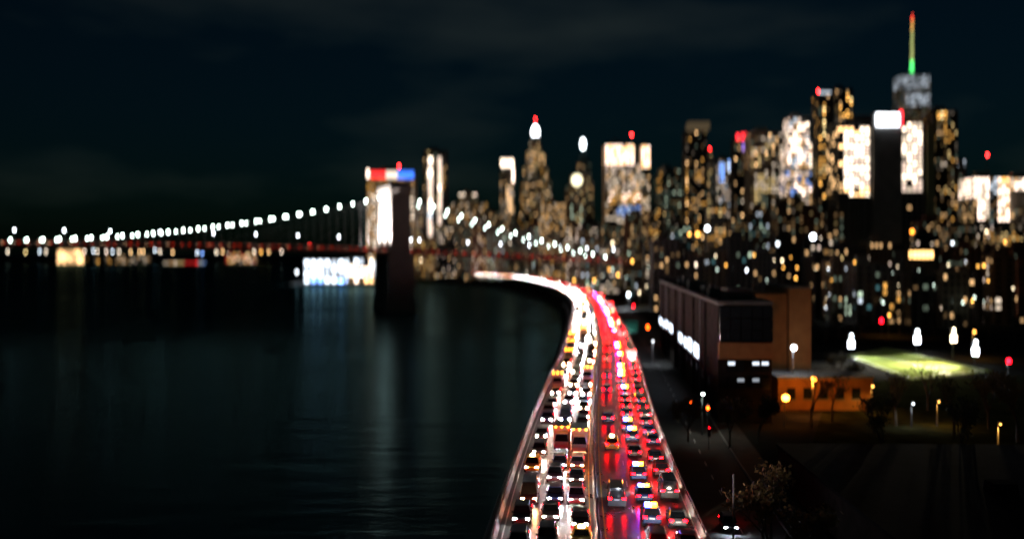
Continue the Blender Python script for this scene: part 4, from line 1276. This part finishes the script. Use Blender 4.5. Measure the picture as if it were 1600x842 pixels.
sg = thing("road_sign", "teal green highway panel beside the tail lights", "sign", at(984, 511, 395))
MB().box(-3.4, 3.4, -.1, .1, -2.2, 2.4).build("panel", mat("sign_green", (.02, .22, .17), .5), sg)
for x in (-2.4, 2.4):
    MB().tube((x, .2, -sg.location.z + 3), (x, .2, 2.2), .12).build("post", M_STEEL, sg)
light('SPOT', (0, -3, -2.4), 250, (.9, 1, .95), sg, .2, (0, 0, 0.3), R(110), .5)

p = gat(1146, 842 + 70)
po = thing("flag_pole", "tall unlit grey pole at the lower edge beside the street", "pole", (p.x, p.y, 3))
MB().tube((0, 0, 0), (0, 0, at(0, 740, p.y).z - 3), .16, .09, 8).build("shaft", M_CONC, po)
MB().lathe([(.4, 0), (.4, .3), (.2, .5)], (0, 0, 0), 8).build("base", M_CONC, po)


# ------------------------------------------------------------------ trees
M_BARK = mat("bark", (.07, .055, .04), .9, var=.3, scale=2)
M_LEAF = [mat("leaf_ochre", (.16, .11, .035), .8), mat("leaf_olive", (.08, .085, .025), .8), mat("leaf_dark", (.04, .05, .02), .8)]


def tree(px, py, h, label, leaves, lm, seed, spread=.42):
    rg = random.Random(seed); p = gat(px, py)
    h *= 1.25
    o = thing("tree", label, "tree", (p.x, p.y, 3.0), rg.uniform(0, 6), "park trees")
    tr, lf = MB(), MB(); tips = []

    def grow(a, d, l, r_, lev):
        q = a + d * l
        mid = a.lerp(q, .5) + Vector((rg.uniform(-1, 1), rg.uniform(-1, 1), 0)) * l * .05
        tr.tube(a, mid, r_, r_ * .85, 6 if lev < 2 else 4, caps=False).tube(mid, q, r_ * .85, r_ * .62, 6 if lev < 2 else 4, caps=False)
        if lev >= 2:
            tips.append((mid, q))
        if lev == 5:
            return
        for k in range(3 if lev < 3 else 2):
            ax = Vector((rg.uniform(-1, 1), rg.uniform(-1, 1), rg.uniform(-.15, .9)))
            nd = (d + ax * (.55 + spread * .5)).normalized()
            grow(q if k else a.lerp(q, rg.uniform(.7, 1)), nd, l * rg.uniform(.62, .86), r_ * .58, lev + 1)
    grow(Vector((0, 0, -.1)), Vector((rg.uniform(-.05, .05), rg.uniform(-.05, .05), 1)), h * .26, h * .022, 0)
    tr.build("trunk", M_BARK, o)
    if leaves:
        for k in range(int(leaves * .55)):
            a, b2 = rg.choice(tips); c_ = a.lerp(b2, rg.random()) + Vector((rg.gauss(0, .35), rg.gauss(0, .35), rg.gauss(0, .3)))
            u = Vector((rg.uniform(-1, 1), rg.uniform(-1, 1), rg.uniform(-1, 1))).normalized(); v_ = u.orthogonal().normalized(); s_ = rg.uniform(.10, .22)
            lf.quad(c_ - u * s_ * 1.5, c_ + v_ * s_, c_ + u * s_ * 1.5, c_ - v_ * s_)
        lf.build("crown", lm, o, kind="stuff")
    return o


TR = [(1205, 905, 11, "ochre leafed tree at the lower edge beside the tall grey pole", 2600, 0), (1255, 930, 9, "smaller ochre tree just inland of the ochre leafed one", 1600, 0),
      (1140, 700, 9, "dim tree on the verge between street and long dark building", 1500, 1), (1075, 690, 7, "low rounded street tree beside the parapet", 1300, 0),
      (1185, 690, 8, "dark tree before the end wall of the long building", 1500, 2), (1300, 660, 10, "bare tree beside the orange lit path", 500, 1),
      (1268, 668, 11, "thin bare tree standing before the orange lamp", 0, 1), (1400, 665, 11, "bare spreading tree below the lit field, first from the path", 300, 1), (1450, 640, 11, "bare tree rising before the field's bright turf", 0, 1),
      (1490, 680, 12, "bare tree with forked trunk beneath the warm floodlight", 200, 1), (1545, 670, 11, "sparse brown tree beneath the far floodlight", 900, 0), (1590, 690, 12, "brown leafed tree at the edge under the red signal", 1500, 0),
      (1340, 628, 9, "dark leafy tree left of the amber park lamp", 1500, 2), (1310, 605, 8, "dark leafy tree near the field's near corner", 1500, 2), (1380, 720, 10, "dark tree in the unlit lawn", 1200, 2), (1500, 740, 11, "dark tree deep in the unlit park near the edge", 1200, 2)]
for i, (px, py, h, lab, lv, li) in enumerate(TR):
    tree(px, py, h, lab, lv, M_LEAF[li], 100 + i)
for i, (px, Yt, h, col) in enumerate(((1040, 380, 9, 2), (1065, 400, 10, 2), (1290, 400, 10, 2), (1310, 410, 11, 2), (1345, 420, 9, 2), (1405, 430, 10, 2), (1460, 425, 11, 2), (1500, 415, 10, 2), (1545, 405, 11, 2), (1585, 400, 10, 2))):
    py = HOR + 35 * F / Yt
    tree(px, py, h, f"dark tree behind the sports field, {ordn(i + 1)} from the highway", 900, M_LEAF[col], 300 + i)
